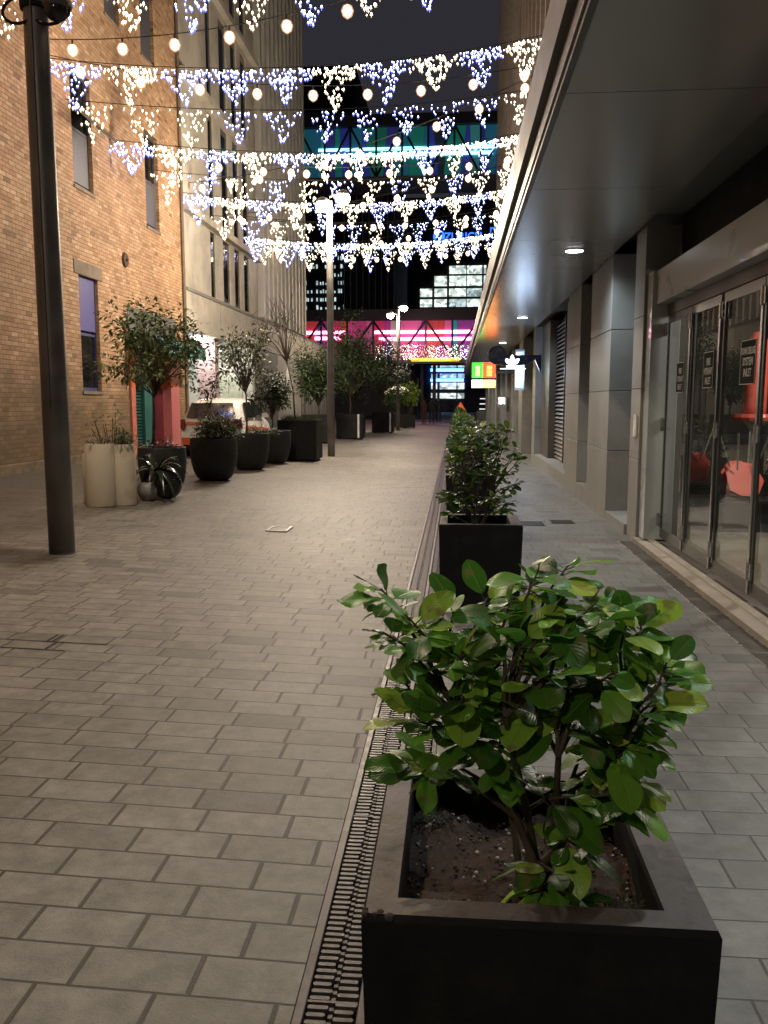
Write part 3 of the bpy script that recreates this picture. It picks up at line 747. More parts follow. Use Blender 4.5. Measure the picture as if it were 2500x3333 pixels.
q = MB(); q.box(1.46, 1.56, 21.185, 21.197, 1.93, 2.78); q.box(1.57, 1.64, 21.185, 21.197, 1.90, 2.80, 1); q.build("lit_face", [emit("box_glow", (.72,.84,1), 2.6, sampled=True), emit("box_glow_dim", (.4,.52,.75), .8)], lb)
light('POINT', "sign_glow", (1.6, 20.9, 2.3), 26, (.55,.72,1), .25, lb)
gs = thing("grill_sign", (.9, 28, 2.5), "glowing green and orange slatted box sign hung under the canopy", "sign")
cg = emit("green_slat", (.05,.6,.05), .9); cr_ = emit("red_slat", (.9,.08,.03), .9); cyl = emit("yellow_glow", (.85,1,.35), 5); cor = emit("orange_glow", (1,.5,.1), 5)
for j, (x0, x1, m1, m2) in enumerate(((.50,.86,cg,cyl), (.86,1.26,cr_,cor))):
    q = MB()
    for i in range(12):
        z = 2.36+i*.042
        q.box(x0, x1, 28, 28.1, z, z+.027)
    q.build("slats", m1, gs)
    q = MB(); q.box(x0, x1, 28.11, 28.2, 2.36, 2.80); q.box(x0+.12, x1-.1, 28.1005, 28.1095, 2.40, 2.74, 1); q.build("back_glow", [m1, m2], gs)
    q = MB(); q.box(x0, x1, 28, 28.15, 2.04, 2.285); q.build("lower_box", m2, gs)
q = MB(); q.box(.49, 1.28, 28.0, 28.2, 2.295, 2.345); q.box(1.28, 2.0, 28.05, 28.12, 2.5, 2.56); q.box(.49,1.28,28.0,28.2,2.87,2.89); q.build("frame", M_black, gs)
light('POINT', "sign_glow", (.7, 27.7, 2.4), 7, (.4,1,.25), .2, gs)
light('POINT', "sign_glow", (1.15, 27.7, 2.4), 7, (1,.4,.12), .2, gs)
sb = thing("shop_notice_board", (1.9, 33, 1.6), "small bright white shop display glowing in the distant footway", "sign")
q = MB(); q.box(1.6, 1.95, 33.6, 33.66, 1.35, 1.8); q.box(1.66, 1.9, 33.58, 33.598, 1.5, 1.75, 1); q.build("face", [mat("board_grey", (.3,.3,.3)), emit("board_white", (.9,.95,1), 3, noise=(20,1,12))], sb)

# ------------------------------------------------------------------ street lamps
def street_lamp(x, y, h, lab, heads, near=False, power=LAMP):
    z0 = gz(x)
    t = thing("street_lamp", (x, y, z0), lab, "street lamp", "tall lamp posts down the lane")
    q = MB(); r0 = .122 if near else .10
    q.lathe(x, y, [(r0, z0-.02), (r0*.98, z0+1.5), (r0*.86, z0+h*.62), (r0*.74, h)], 28); q.build("pole", M_pole, t, smooth=True)
    q = MB(); q.lathe(x, y, [(r0+.002, z0), (r0+.002, z0+.012), (r0-.01, z0+.018)], 28); q.build("base_ring", M_pole, t)
    if near:
        zc = 5.08
        q = MB(); q.box(x+.012, x+.02, y-.135, y-.09, 1.5, 5.6); q.build("cable_channel", M_pole, t)
        q = MB()
        for cx_, rr in ((-.12,.16), (.17,.18)):
            pts = [(x+cx_+rr*math.cos(a/16*2*math.pi), y-.05+.05*math.sin(a/16*2*math.pi), zc-.05+rr*.85*math.sin(a/16*2*math.pi)) for a in range(17)]
            q.tube(pts, .014, 6)
        q.build("cable_loop", M_black, t)
        q = MB(); q.lathe(x, y, [(.13, zc-.04), (.135, zc), (.13, zc+.06)], 24); q.build("clamp_band", M_black, t)
        q = MB(); q.ball((x+.24, y-.1, zc-.08), .105, 18, 10); d = q.build("dome_camera", mat("dome_dark", (.02,.02,.022), .15), t, smooth=True)
        q = MB(); q.lathe(x+.24, y-.1, [(.11, zc-.07), (.12, zc-.02), (.09, zc+.03)], 18); q.build("housing", M_pole, d, smooth=True)
    for (dx, dy, dz) in heads:
        hx, hy, hz = x+dx, y+dy, h+dz
        q = MB(); q.tube([(x, y, hz-.05), (x+dx*.6, y+dy*.6, hz+.02), (hx, hy, hz+.05)], .03, 8)
        a = q.build("lamp_arm", M_pole, t)
        q = MB(); q.lathe(hx, hy, [(.16, hz-.02), (.17, hz+.03), (.10, hz+.10), (.03, hz+.13)], 16); q.build("lamp_head", M_pole, t, smooth=True)
        q = MB(); q.ball((hx, hy, hz-.10), .19, 18, 10, .85); q.build("lamp_lens", M_lens, t, smooth=True)
        light('POINT', "lamp_light", (hx, hy, hz-.40), power, (1,.83,.62), .12, t)
street_lamp(-3.80, 7.8, 8.6, "nearest dark lamp post with cable loops and dome camera, top out of view", [(.5, .1, 0)], near=True, power=LAMP*1.0)
street_lamp(-3.40, 23.0, 6.85, "middle lamp post with a blazing white head among the fairy lights", [(.36, 0, .15), (-.16, -.1, -.05)])
street_lamp(-3.07, 45.0, 6.4, "farthest lamp post with two heads seen before the coloured bridge", [(.30, 0, .15), (-.40, 0, -.22)], power=LAMP*.42)

street_lamp(-3.9, -6.8, 8.0, "unseen lamp post added behind the viewpoint", [(.6, .1, 0)], power=LAMP*.6)  # unseen post, added to light the shrub's camera-facing leaves

# ------------------------------------------------------------------ curtains of icicle lights and festoon bulbs
def at(Lp, Rp, sag, t):
    p = Vector(Lp).lerp(Vector(Rp), t); p.z -= 4*sag*t*(1-t); return p
def led(q, p, s=1.0):
    r = .0155*s
    n = len(q.v); x, y, z = p
    q.v += [(x+r,y,z), (x,y+r,z), (x-r,y,z), (x,y-r,z), (x,y,z+r*1.2), (x,y,z-r*1.4)]
    for a in ((0,1,4), (1,2,4), (2,3,4), (3,0,4), (1,0,5), (2,1,5), (3,2,5), (0,3,5)): q.f.append(tuple(n+i for i in a)); q.m.append(0)
    n = len(q.v); c = .031*s; zz = z-.004*s  # emissive skirt shaped to stand in for the LED's coloured bloom
    q.v += [(x+c,y,zz-.022*s), (x,y+c,zz-.022*s), (x-c,y,zz-.022*s), (x,y-c,zz-.022*s), (x,y,zz+.012*s), (x+.006,y,zz-.06*s), (x-.006,y,zz-.06*s)]
    for a in ((0,1,4), (1,2,4), (2,3,4), (3,0,4), (5,6,4)): q.f.append(tuple(n+i for i in a)); q.m.append(1)
def curtain(Lp, Rp, sag, dense, lab, seed, size=1.0, tri=1.02, h=.72, dens=1.0, t0=0.0):
    rnd = random.Random(seed)
    root = thing("icicle_light_curtain", Lp, lab, "fairy lights", "icicle light curtains strung across the lane")
    ln = (Vector(Rp)-Vector(Lp)).length
    q = MB(); q.tube([at(Lp, Rp, sag, i/24) for i in range(25)], .009, 5); q.build("cable", M_black, root)
    n = int(ln/tri)
    for k in range(n):
        q = MB()
        warm = rnd.random() < (.75 if (k+seed) % 2 else .05)
        c = (k+.5)/n
        if c < t0: continue
        cnt = int((46 if not dense else 64)*dens)
        hh = h*rnd.uniform(.9, 1.2); sk = rnd.uniform(-.15, .15)
        for i in range(cnt):
            v = rnd.random()**1.35
            u = rnd.uniform(-1, 1)*(1-v*rnd.uniform(.9, 1.0))*.47 + sk*v*.3
            p = at(Lp, Rp, sag, min(1, max(0, c+u/n)))
            p.z -= .05+v*hh; p.y += rnd.uniform(-.02, .02)
            led(q, p, size*rnd.uniform(.55, 1.1))
        if dense:
            for i in range(int(52*dens)):
                p = at(Lp, Rp, sag, min(1, max(0, c+rnd.uniform(-.5, .5)/n)))
                p.z -= .03+rnd.random()*.26
                led(q, p, size*rnd.uniform(.55, 1.05))
        q.build("light_cluster", [M_ledy, M_ledo] if warm else [M_ledw, M_ledb], root)
CUR = [
 ((XW,14.6,8.6), (2,16.1,9.7), .42, False, "nearest icicle light curtain, cut off by the top of the picture", 1, 1.0),
 ((XW,17.2,8.36), (2,20.06,9.63), .42, True, "first dense icicle curtain, crossing just behind the nearest lamp post", 2, 1.0),
 ((XW,17.95,7.83), (2,23.27,9.61), .36, False, "sparse icicle curtain of separate triangles over the upper bridge", 3, 1.0),
 ((XW,20.2,7.7), (2,26.95,9.64), .43, True, "second dense icicle curtain, in front of the upper bridge's blue tubes", 4, 1.05),
 ((XW,22.6,7.65), (2,30.2,9.6), .40, False, "sparse icicle curtain just below the upper bridge", 5, 1.1),
 ((XW,25.36,7.72), (2,33.35,9.6), .42, True, "third dense icicle curtain, starting at the corner of the brick building", 6, 1.0),
 ((XW,28.3,7.7), (2,37.4,9.6), .40, False, "sparse icicle curtain just below the middle lamp head", 7, 1.05),
 ((XW,32.9,7.89), (2,41.8,9.62), .38, True, "farthest dense icicle curtain, lowest in the picture over the blue lettering", 8, 1.1),
 ((XW,34.6,7.9), (2,44.0,9.62), .38, False, "last sparse icicle triangles hanging behind the lowest curtain", 9, 1.1),
]
for Lp, Rp, sg_, dn, lab, sd_, sz in CUR: curtain(Lp, Rp, sg_, dn, lab, sd_, sz)
def halo_material():  # peach emission standing in for the halo around each bulb
    m, t, N, L = nt("bulb_halo"); N.remove(N["Principled BSDF"])
    tr = N.new("ShaderNodeBsdfTransparent"); em = N.new("ShaderNodeEmission"); em.inputs[0].default_value = (1,.50,.25,1); em.inputs[1].default_value = .5
    ad = N.new("ShaderNodeAddShader"); L.new(tr.outputs[0], ad.inputs[0]); L.new(em.outputs[0], ad.inputs[1]); L.new(ad.outputs[0], N["Material Output"].inputs[0])
    m.cycles.emission_sampling = 'NONE'; return m
M_halo = halo_material()
def festoon(Lp, Rp, sag, lab, sp=1.12, off=.5):
    root = thing("festoon_string", Lp, lab, "festoon lights", "festoon bulb strings zigzagging over the lane")
    q = MB(); q.tube([at(Lp, Rp, sag, i/24) for i in range(25)], .010, 5); q.build("cable", M_black, root)
    ln = (Vector(Rp)-Vector(Lp)).length; n = int(ln/sp)
    for k in range(n):
        p = at(Lp, Rp, sag, (k+off)/n)
        q = MB(); q.tube([p, p-Vector((0,0,.09))], .018, 6); s_ = q.build("bulb_socket", M_black, root)
        q = MB(); q.lathe(p.x, p.y, [(.02, p.z-.32), (.085, p.z-.27), (.112, p.z-.19), (.08, p.z-.115), (.022, p.z-.085)], 16); q.build("bulb", M_halo, s_, smooth=True)  # outer shell only carries the painted halo
        q = MB(); q.lathe(p.x, p.y, [(.02, p.z-.285), (.062, p.z-.25), (.078, p.z-.19), (.055, p.z-.13), (.02, p.z-.105)], 8); q.build("filament", M_bulb, s_, smooth=True)
FES = [
 ((XW,17.3,8.75), (2,14.6,9.25), .55, "nearest festoon bulb string, rising to the right at the top of the picture"),
 ((XW,17.3,8.45), (2,20.2,9.1), .55, "festoon string starting behind the nearest lamp post and level across the sky"),
 ((2,20.3,9.0), (XW,26.2,8.2), .45, "festoon string sloping down left from the canopy across the upper bridge"),
 ((XW,22.9,8.2), (2,26.6,9.0), .45, "festoon string level between the second and third dense curtains"),
 ((2,26.7,9.0), (XW,30.4,8.2), .45, "festoon string running behind the middle lamp post's bright head"),
 ((XW,30.5,8.2), (2,33.6,9.0), .45, "festoon string over the corner of the panelled building"),
 ((2,33.7,9.0), (XW,36.6,8.2), .45, "festoon string just above the farthest dense curtain"),
 ((XW,36.7,8.2), (2,41.5,9.0), .45, "farthest festoon string, with the smallest looking bulbs"),
]
for a in FES: festoon(*a)

# ------------------------------------------------------------------ plants
def leaf_quad(q, p, d, up, ln, wd, mi=0):
    d = d.normalized(); s_ = d.cross(up)
    if s_.length < 1e-4: s_ = Vector((1,0,0))
    s_.normalize(); nn = s_.cross(d)
    a = p; b1 = p+d*ln*.5+s_*wd*.5+nn*wd*.12; b2 = p+d*ln*.5-s_*wd*.5+nn*wd*.12; e = p+d*ln-nn*ln*.12
    n = len(q.v); q.v += [tuple(a), tuple(b1), tuple(e), tuple(b2), tuple(p+d*ln*.5)]
    q.f += [(n, n+1, n+4), (n+1, n+2, n+4), (n+4, n+2, n+3), (n, n+4, n+3)]; q.m += [mi]*4
def foliage(q, centers, per, ln, rnd, spread, wd=.5, flat=.6):
    for c in centers:
        c = Vector(c)
        for i in range(per):
            v = Vector((rnd.gauss(0,1), rnd.gauss(0,1), rnd.gauss(0,1)*flat))
            if v.length < .01: continue
            v = v.normalized()*spread*(rnd.random()**.5)
            d = (v.normalized()+Vector((rnd.uniform(-.5,.5), rnd.uniform(-.5,.5), rnd.uniform(-.7,.3))))
            l = ln*rnd.uniform(.6, 1.2)
            leaf_quad(q, c+v, d, Vector((rnd.uniform(-.6,.6), rnd.uniform(-.6,.6), 1)), l, l*wd)
def tree(name, lab, cat, base, h0, h1, rad, nb, per, ln, seed, leafm, group=None, trunk_r=.03, bare=False, spread=.2, lean=(0,0), flat=.75, gap=.15):
    rnd = random.Random(seed)
    t = thing(name, base, lab, cat, group)
    b = Vector(base); q = MB()
    top = b+Vector((lean[0], lean[1], h0))
    q.tube([b, b+Vector((lean[0]*.3+.02, lean[1]*.3, h0*.5)), top], [trunk_r, trunk_r*.85, trunk_r*.7], 8)
    cs = []
    cc = b+Vector((lean[0]*1.3, lean[1]*1.3, (h0+h1)/2)); hz = (h1-h0)/2
    for i in range(nb):
        th = rnd.uniform(0, 2*math.pi); ph = math.acos(rnd.uniform(-.75, 1)); rr = rnd.uniform(.35, 1.12)
        e = cc+Vector((rad*rr*math.sin(ph)*math.cos(th), rad*rr*math.sin(ph)*math.sin(th), hz*rr*math.cos(ph)))
        m_ = top.lerp(e, .5)+Vector((rnd.uniform(-.08,.08), rnd.uniform(-.08,.08), .04))
        q.tube([top+Vector((0,0,-.15*rnd.random())), m_, e], [trunk_r*.5, trunk_r*.3, trunk_r*.1], 5, caps=False)
        if bare:
            for j in range(5):
                s_ = m_.lerp(e, rnd.random()); q.tube([s_, s_+Vector((rnd.uniform(-.25,.25), rnd.uniform(-.25,.25), rnd.uniform(.1,.45)))], [.006, .002], 4, caps=False)
        cs.append(e)
        if rnd.random() > gap: cs.append(m_.lerp(e, .55))
    q.build("trunk", M_bark, t, smooth=True)
    if per:
        q = MB(); foliage(q, cs, per, ln, rnd, spread, flat=flat); q.build("crown", leafm, t)
    return t
def bowl(x, y, r, h, lab, plantlab=None):
    z0 = gz(x)
    t = thing("bowl_planter", (x, y, z0), lab, "planter", "round dark bowl planters on the left")
    q = MB(); pr = []
    for i in range(9):
        a = i/8*R(75); pr.append((r*(.52+.48*math.sin(a)/math.sin(R(75))), z0+h*.55*(1-math.cos(a))/(1-math.cos(R(75)))))
    pr += [(r*1.02, z0+h*.8), (r, z0+h-.01), (r*.995, z0+h), (r*.93, z0+h), (r*.92, z0+h-.07)]
    q.lathe(x, y, pr, 36); q.build("bowl", M_bowl, t, smooth=True)
    q = MB(); q.lathe(x, y, [(r*.925, z0+h-.08), (.001, z0+h-.05)], 24); q.build("soil", M_soil, t)
    return t
def bushy(name, lab, cat, x, y, z, rx, rz, n, per, ln, seed, leafm, group=None):
    rnd = random.Random(seed)
    t = thing(name, (x, y, z), lab, cat, group)
    q = MB(); cs = []
    for i in range(n):
        th = rnd.uniform(0, 2*math.pi); rr = rx*rnd.random()**.5; hz = rz*rnd.uniform(.2, 1)*(1-.45*(rr/rx)**2)
        e = Vector((x+rr*math.cos(th), y+rr*math.sin(th), z+hz))
        q.tube([(x+rr*.3*math.cos(th), y+rr*.3*math.sin(th), z-.02), e], [.008, .004], 4, caps=False); cs.append(e)
    q.build("stems", M_bark, t)
    q = MB(); foliage(q, cs, per, ln, rnd, min(rx, rz)*.45); q.build("foliage", leafm, t)
    return t

# white cylinder planters and neighbours
M_cream = mat("cream_planter", (.56,.49,.38), .6, var=.12, scale=2, stain=(.42,.36,.27), stain_scale=3)
for (x, y, r, h, lab) in ((-4.86, 11.2, .20, .86, "widest cream cylinder planter in the front of its cluster"), (-4.63, 11.42, .18, .855, "cream cylinder planter with grey streaks beside the grey ball pot"), (-5.06, 11.55, .19, .70, "shortest cream cylinder planter, half hidden at the left of the cluster")):
    z0 = gz(x)
    t = thing("cylinder_planter", (x, y, z0), lab, "planter", "cluster of cream cylinder planters")
    q = MB(); q.lathe(x, y, [(r*.97, z0), (r, z0+.02), (r, z0+h-.01), (r-.008, z0+h), (r-.025, z0+h), (r-.03, z0+h-.06)], 36); q.build("pot", M_cream, t, smooth=False)
    for p in t.children: 
        p.data.polygons.foreach_set("use_smooth", [len(f.vertices) == 4 for f in p.data.polygons])
    q = MB(); q.lathe(x, y, [(r-.028, z0+h-.06), (.001, z0+h-.05)], 24); q.build("soil", M_soil, t)
bushy("flowering_plant", "sparse reddish flowering plant growing in the widest cream cylinder", "plant", -4.83, 11.2, gz(-4.8)+.82, .2, .17, 10, 14, .045, 31, mat("reddish_leaf", (.11,.05,.035), .5, var=.6, scale=30))
bushy("leafy_herb", "fine dark green feathery plant growing in the streaked cream cylinder", "plant", -4.63, 11.42, gz(-4.5)+.82, .2, .24, 16, 34, .04, 32, M_leafd)
bushy("wispy_plant", "tall wispy olive plant rising against the brick behind the cream planters", "plant", -4.85, 11.6, gz(-4.5)+.70, .33, .62, 16, 12, .05, 33, M_leafd2)
x, y = -4.50, 12.0; z0 = gz(x)
t = thing("ball_pot", (x, y, z0), "small grey ball shaped pot beside the cream cylinders", "plant pot")
q = MB(); r = .155
q.lathe(x, y, [(.07, z0)]+[(r*math.sin(a), z0+r*.98-r*math.cos(a)*.98) for a in [R(35+i*13) for i in range(9)]]+[(.085, z0+.265)], 24); q.build("pot", mat("grey_glaze", (.26,.26,.24), .5, var=.3, scale=5), t, smooth=True)
# strap-leaved glossy plant in a black pot
x, y = -4.27, 12.15; z0 = gz(x)
t = thing("black_pot", (x, y, z0), "glossy black round pot leaning between the ball pot and the bowl", "plant pot")
q = MB(); q.ball((x+.02, y, z0+.24), .22, 20, 12, 1.05); q.build("pot", mat("gloss_black_pot", (.012,.013,.013), .12), t, smooth=True)
t = thing("strap_leaf_plant", (x-.05, y-.05, z0+.35), "dark glossy strap leaved plant drooping from the black pot", "plant")
q = MB(); rnd = random.Random(8)
for i in range(22):
    a = rnd.uniform(0, 2*math.pi); L_ = rnd.uniform(.3, .55); w_ = rnd.uniform(.032, .06)
    d = Vector((math.cos(a), math.sin(a), 0)); s_ = Vector((-d.y, d.x, 0)); up = rnd.uniform(.2, .75)
    base = len(q.v)
    for k in range(7):
        tt = k/6
        p = Vector((x-.1, y-.12, z0+.42))+d*L_*tt+Vector((0,0, up*tt-1.05*(tt**2)*(.35+L_*.5)))
        ww = w_*(math.sin(math.pi*min(.97, .15+tt*.85)))
        q.v += [tuple(p-s_*ww+Vector((0,0,.012))), tuple(p), tuple(p+s_*ww+Vector((0,0,.012)))]
    for k in range(6):
        for j in range(2):
            a0 = base+k*3+j; q.f.append((a0, a0+1, a0+4, a0+3)); q.m.append(0)
q.build("strap_leaves", mat("strap_leaf", (.022,.04,.022), .22, var=.4, spec=.6), t, smooth=True)

# bowls with trees and shrubs
bowl(-4.62, 13.0, .37, .73, "bowl planter behind the strap leaved plant, nearest of the dark bowls")
tree("potted_tree", "full leafy olive green tree standing before the painted doorway", "tree", (-4.80, 13.1, .80), .95, 2.3, .74, 30, 44, .10, 51, M_leafd2, "trees in pots along the left", .028, spread=.27, lean=(.04,0), gap=.3)
bushy("underplanting", "low reddish dark plants at the rim of the nearest bowl", "plant", -4.62, 13.0, .83, .33, .14, 16, 14, .06, 52, mat("reddish_leaf", (.11,.05,.035), .5))
bowl(-4.48, 15.4, .43, .78, "bowl planter in front of the car's rear, with a bush")
bushy("round_bush", "dense small leaved green bush in the bowl before the white car", "bush", -4.38, 15.35, .86, .36, .5, 44, 60, .06, 53, M_leafd)
tree("potted_tree", "thin young tree with few drooping leaves above the dense bush", "tree", (-4.58, 15.5, .86), .62, 1.55, .28, 9, 12, .10, 54, M_leafd, "trees in pots along the left", .014, spread=.12)
bowl(-4.42, 17.9, .42, .78, "bowl planter under the forked tree, between two other bowls")
tree("potted_tree", "forked tree with an airy olive crown in front of the lit recess", "tree", (-4.48, 17.9, .86), 1.0, 2.42, .68, 26, 34, .10, 55, M_leafd2, "trees in pots along the left", .024, spread=.24, gap=.3)
bowl(-4.34, 19.9, .42, .78, "farthest bowl planter, next to the square planter")
tree("potted_tree", "compact dark shrub like tree in the farthest bowl", "tree", (-4.36, 19.9, .86), .42, 1.42, .42, 26, 44, .085, 56, M_leafd, "trees in pots along the left", .02, spread=.2)
bushy("underplanting", "low green plants spilling over the rims of the far bowls", "plant", -4.2, 18.3, .86, .36, .16, 16, 18, .05, 57, M_leafd)

def square_planter(x0, y0, w_, h, lab, strip=False, grp="big square planters on the left"):
    z0 = gz(x0+w_/2)
    t = thing("square_planter", (x0+w_/2, y0+w_/2, z0), lab, "planter", grp)
    q = MB(); t_ = .05
    for a in ((x0,x0+w_,y0,y0+t_), (x0,x0+w_,y0+w_-t_,y0+w_), (x0,x0+t_,y0+t_+.0005,y0+w_-t_-.0005), (x0+w_-t_,x0+w_,y0+t_+.0005,y0+w_-t_-.0005)): q.box(a[0],a[1],a[2],a[3],z0+.04,z0+h)
    for a, c in ((x0+.06,y0+.06), (x0+w_-.16,y0+.06), (x0+.06,y0+w_-.16), (x0+w_-.16,y0+w_-.16)): q.box(a,a+.1,c,c+.1,z0-.01,z0+.039)
    bevel(q.build("box", M_char, t), .006)
    q = MB(); q.box(x0+t_+.001, x0+w_-t_-.001, y0+t_+.001, y0+w_-t_-.001, z0+.1, z0+h-.07); q.build("soil", M_soil, t)
    if strip:
        q = MB(); q.box(x0+w_-.17, x0+w_-.10, y0-.008, y0-.002, z0+.06, z0+h-.01); q.build("reflective_strip", mat("white_strip", (.75,.75,.75), .4), t)
    return t
square_planter(-4.42, 20.75, .98, 1.02, "large square planter with a bare tree next to the bowls")
tree("bare_tree", "leafless thin branched young tree above the grass of the square planter", "tree", (-4.05, 21.2, 1.05), 1.6, 3.35, .8, 22, 0, .1, 58, M_leafd, "trees in pots along the left", .022, bare=True, lean=(-.2,0))
q = MB(); rnd = random.Random(60)
for i in range(900):
    x = rnd.uniform(-4.36, -3.5); y = rnd.uniform(20.8, 21.65); l = rnd.uniform(.12, .26)
    d = Vector((rnd.uniform(-.4,.4), rnd.uniform(-.4,.4), 1)); p = Vector((x, y, gz(-3.7)+.93))
    s_ = Vector((.006, 0, 0)); n = len(q.v); q.v += [tuple(p-s_), tuple(p+s_), tuple(p+d*l)]; q.f.append((n, n+1, n+2)); q.m.append(0)
tag(q.build("grass_tuft", M_leafd), "bushy green grass filling the large square planter", "grass", kind="stuff")
for i, (x0, y0, hh, cr, lab, tl) in enumerate((
    (-4.72, 33.3, 1.0, 1.3, "square planter with a white strip behind the middle lamp post", "dark dense evergreen tree right behind the middle lamp post"),
    (-4.06, 41.0, 1.0, 1.25, "square planter with a white strip left of the farthest lamp post", "dark evergreen tree beside the farthest lamp post"),
    (-5.4, 29.6, 1.0, .9, "square planter half hidden left of the middle lamp post", "sparse leafy tree hiding behind the middle lamp post"),
    (-5.1, 37.2, .95, 1.0, "square planter in shadow between the two striped ones", "shadowed evergreen tree between the two striped planters"),
    (-3.9, 49.5, .8, .6, "low square planter under the parasol", "small dark shrub tree by the parasol"))):
    square_planter(x0, y0, 1.02, hh, lab, i < 2)
    tree("potted_tree", tl, "tree", (x0+.5, y0+.5, hh+.05), .8 if cr > 1 else .5, (3.9, 4.0, 2.4, 3.4, 1.4)[i], cr, 40, 46, .15, 70+i, M_leafd, "trees in pots along the left", .04, spread=.42, gap=.05)
tree("potted_tree", "yellow green feathery small tree lit up beside the parasol", "tree", (-2.75, 50, .75), .5, 2.0, .5, 30, 44, .12, 80, M_leafy, "trees in pots along the left", .02, spread=.25)
square_planter(-3.1, 49.6, .7, .75, "smallest square planter, under the yellow green tree")
pa = thing("market_parasol", (-3.9, 54, .1), "cream parasol glowing from below beyond the dark trees", "parasol")
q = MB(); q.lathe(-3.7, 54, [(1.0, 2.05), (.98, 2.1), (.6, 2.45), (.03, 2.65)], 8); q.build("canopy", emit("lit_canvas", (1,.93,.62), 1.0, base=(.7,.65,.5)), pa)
q = MB(); q.tube([(-3.7, 54, .1), (-3.7, 54, 2.6)], .025, 8); q.build("pole", M_steel, pa)
light('POINT', "parasol_lamp", (-3.2, 52.6, 2.4), 60, (1,.95,.6), .1, pa)

# ------------------------------------------------------------------ white hatchback
cx_, cy_, cz_ = -6.12, 20.75, .175
car = thing("parked_car", (cx_, cy_, cz_), "white hatchback with orange stripes parked facing away behind the bowl planters", "car")
M_carw = mat("car_white", (.84,.81,.77), .25, var=.04, coat=.6)
M_caro = mat("car_orange", (.75,.13,.03), .3, var=.05, coat=.5)
st = [ # y, half width, z sill, z belt, half width roof, z roof
 (0.00,.66,.34,.80,.60,.86), (0.06,.76,.30,.93,.62,.98), (.22,.79,.26,.98,.62,1.26), (.45,.80,.22,.99,.60,1.44), (.9,.81,.20,.985,.60,1.49), (1.5,.81,.20,.97,.60,1.50),
 (2.1,.81,.20,.95,.58,1.46), (2.55,.81,.20,.94,.55,1.28), (2.95,.80,.20,.93,.60,1.0), (3.3,.79,.22,.88,.60,.93), (3.65,.74,.26,.78,.55,.82), (3.82,.62,.32,.62,.45,.66)]
q = MB()
for (y, w_, zs, zb, wr, zr) in st:
    ring_ = [(-w_*.9, zs), (-w_, zs+.12), (-w_, (zs+zb)/2), (-w_*.975, zb), (-wr, zr-.03), (-wr*.8, zr), (0, zr+.015), (wr*.8, zr), (wr, zr-.03), (w_*.975, zb), (w_, (zs+zb)/2), (w_, zs+.12), (w_*.9, zs)]
    q.v += [(cx_+a, cy_+y, cz_+b__) for a, b__ in ring_]
nr = 13
for i in range(len(st)-1):
    for k in range(nr-1): q.f.append((i*nr+k, i*nr+k+1, (i+1)*nr+k+1, (i+1)*nr+k)); q.m.append(0)
    q.f.append((i*nr+nr-1, i*nr, (i+1)*nr, (i+1)*nr+nr-1)); q.m.append(0)
q.f.append(tuple(range(nr))[::-1]); q.m.append(0); e = (len(st)-1)*nr; q.f.append(tuple(e+k for k in range(nr))); q.m.append(0)
body = q.build("body", M_carw, car, smooth=True)
ms = body.modifiers.new("round", 'SUBSURF'); ms.levels = 1; ms.render_levels = 2
def cq(name, pts, m_, th=(0,-.012,0), par=None):
    q = MB(); q.extr([(cx_+a, cy_+b__, cz_+c__) for a, b__, c__ in pts], th); return q.build(name, m_, par or car)
cq("rear_window", [(-.60,.045,1.0), (.60,.045,1.0), (.53,.27,1.36), (-.53,.27,1.36)], M_glass, (0,-.05,.01))
cq("rear_stripe", [(-.62,-.02,.84), (.62,-.02,.84), (.62,-.0,.90), (-.62,-.0,.90)], M_caro, (0,-.02,0))
cq("bumper_band", [(-.70,.03,.33), (.70,.03,.33), (.73,.03,.50), (-.73,.03,.50)], M_caro, (0,-.045,0))
cq("bumper", [(-.73,.03,.505), (.73,.03,.505), (.73,.03,.66), (-.73,.03,.66)], M_carw, (0,-.06,0))
cq("number_plate", [(-.22,-.03,.70), (.22,-.03,.70), (.22,-.03,.80), (-.22,-.03,.80)], mat("plate_white", (.5,.5,.48), .4))
for s_ in (-1, 1):
    cq("tail_light", [(s_*.78,.10,.96), (s_*.63,.0,.97), (s_*.60,-.02,.78), (s_*.66,-.02,.66), (s_*.80,.16,.74)], mat("tail_red", (.22,.012,.01), .15, coat=1), (0,-.03,0))
    cq("side_window", [(s_*.80,.50,1.0), (s_*.80,1.45,.99), (s_*.655,1.42,1.40), (s_*.655,.72,1.38)], M_glass, (s_*.012,0,0))
    cq("side_window", [(s_*.80,1.52,.99), (s_*.80,2.5,.97), (s_*.67,2.0,1.36), (s_*.655,1.5,1.40)], M_glass, (s_*.012,0,0))
    cq("side_stripe", [(s_*.815,.5,.72), (s_*.815,3.0,.60), (s_*.815,3.0,.66), (s_*.815,.5,.80)], M_caro, (s_*.01,0,0))
    cq("door_mirror", [(s_*.82,2.15,.98), (s_*1.0,2.15,.98), (s_*1.0,2.15,1.1), (s_*.82,2.15,1.1)], M_carw, (0,.1,0))
    for yy in (.62, 3.05):
        q = MB(); q.tube([(cx_+s_*.62, cy_+yy, cz_+.29), (cx_+s_*.805, cy_+yy, cz_+.29)], .29, 24); w = q.build("wheel", mat("tyre", (.012,.012,.012), .8), car)
        q = MB(); q.tube([(cx_+s_*.806, cy_+yy, cz_+.29), (cx_+s_*.82, cy_+yy, cz_+.29)], .18, 16); q.build("rim", M_steel, w)
cq("windscreen", [(-.56,2.16,1.45), (.56,2.16,1.45), (.70,2.93,1.02), (-.70,2.93,1.02)], M_glass, (0,.02,.03))
q = MB(); q.box(cx_-.66, cx_+.66, cy_+.03, cy_+.3, cz_+.2, cz_+.34); q.build("underside", M_black, car)
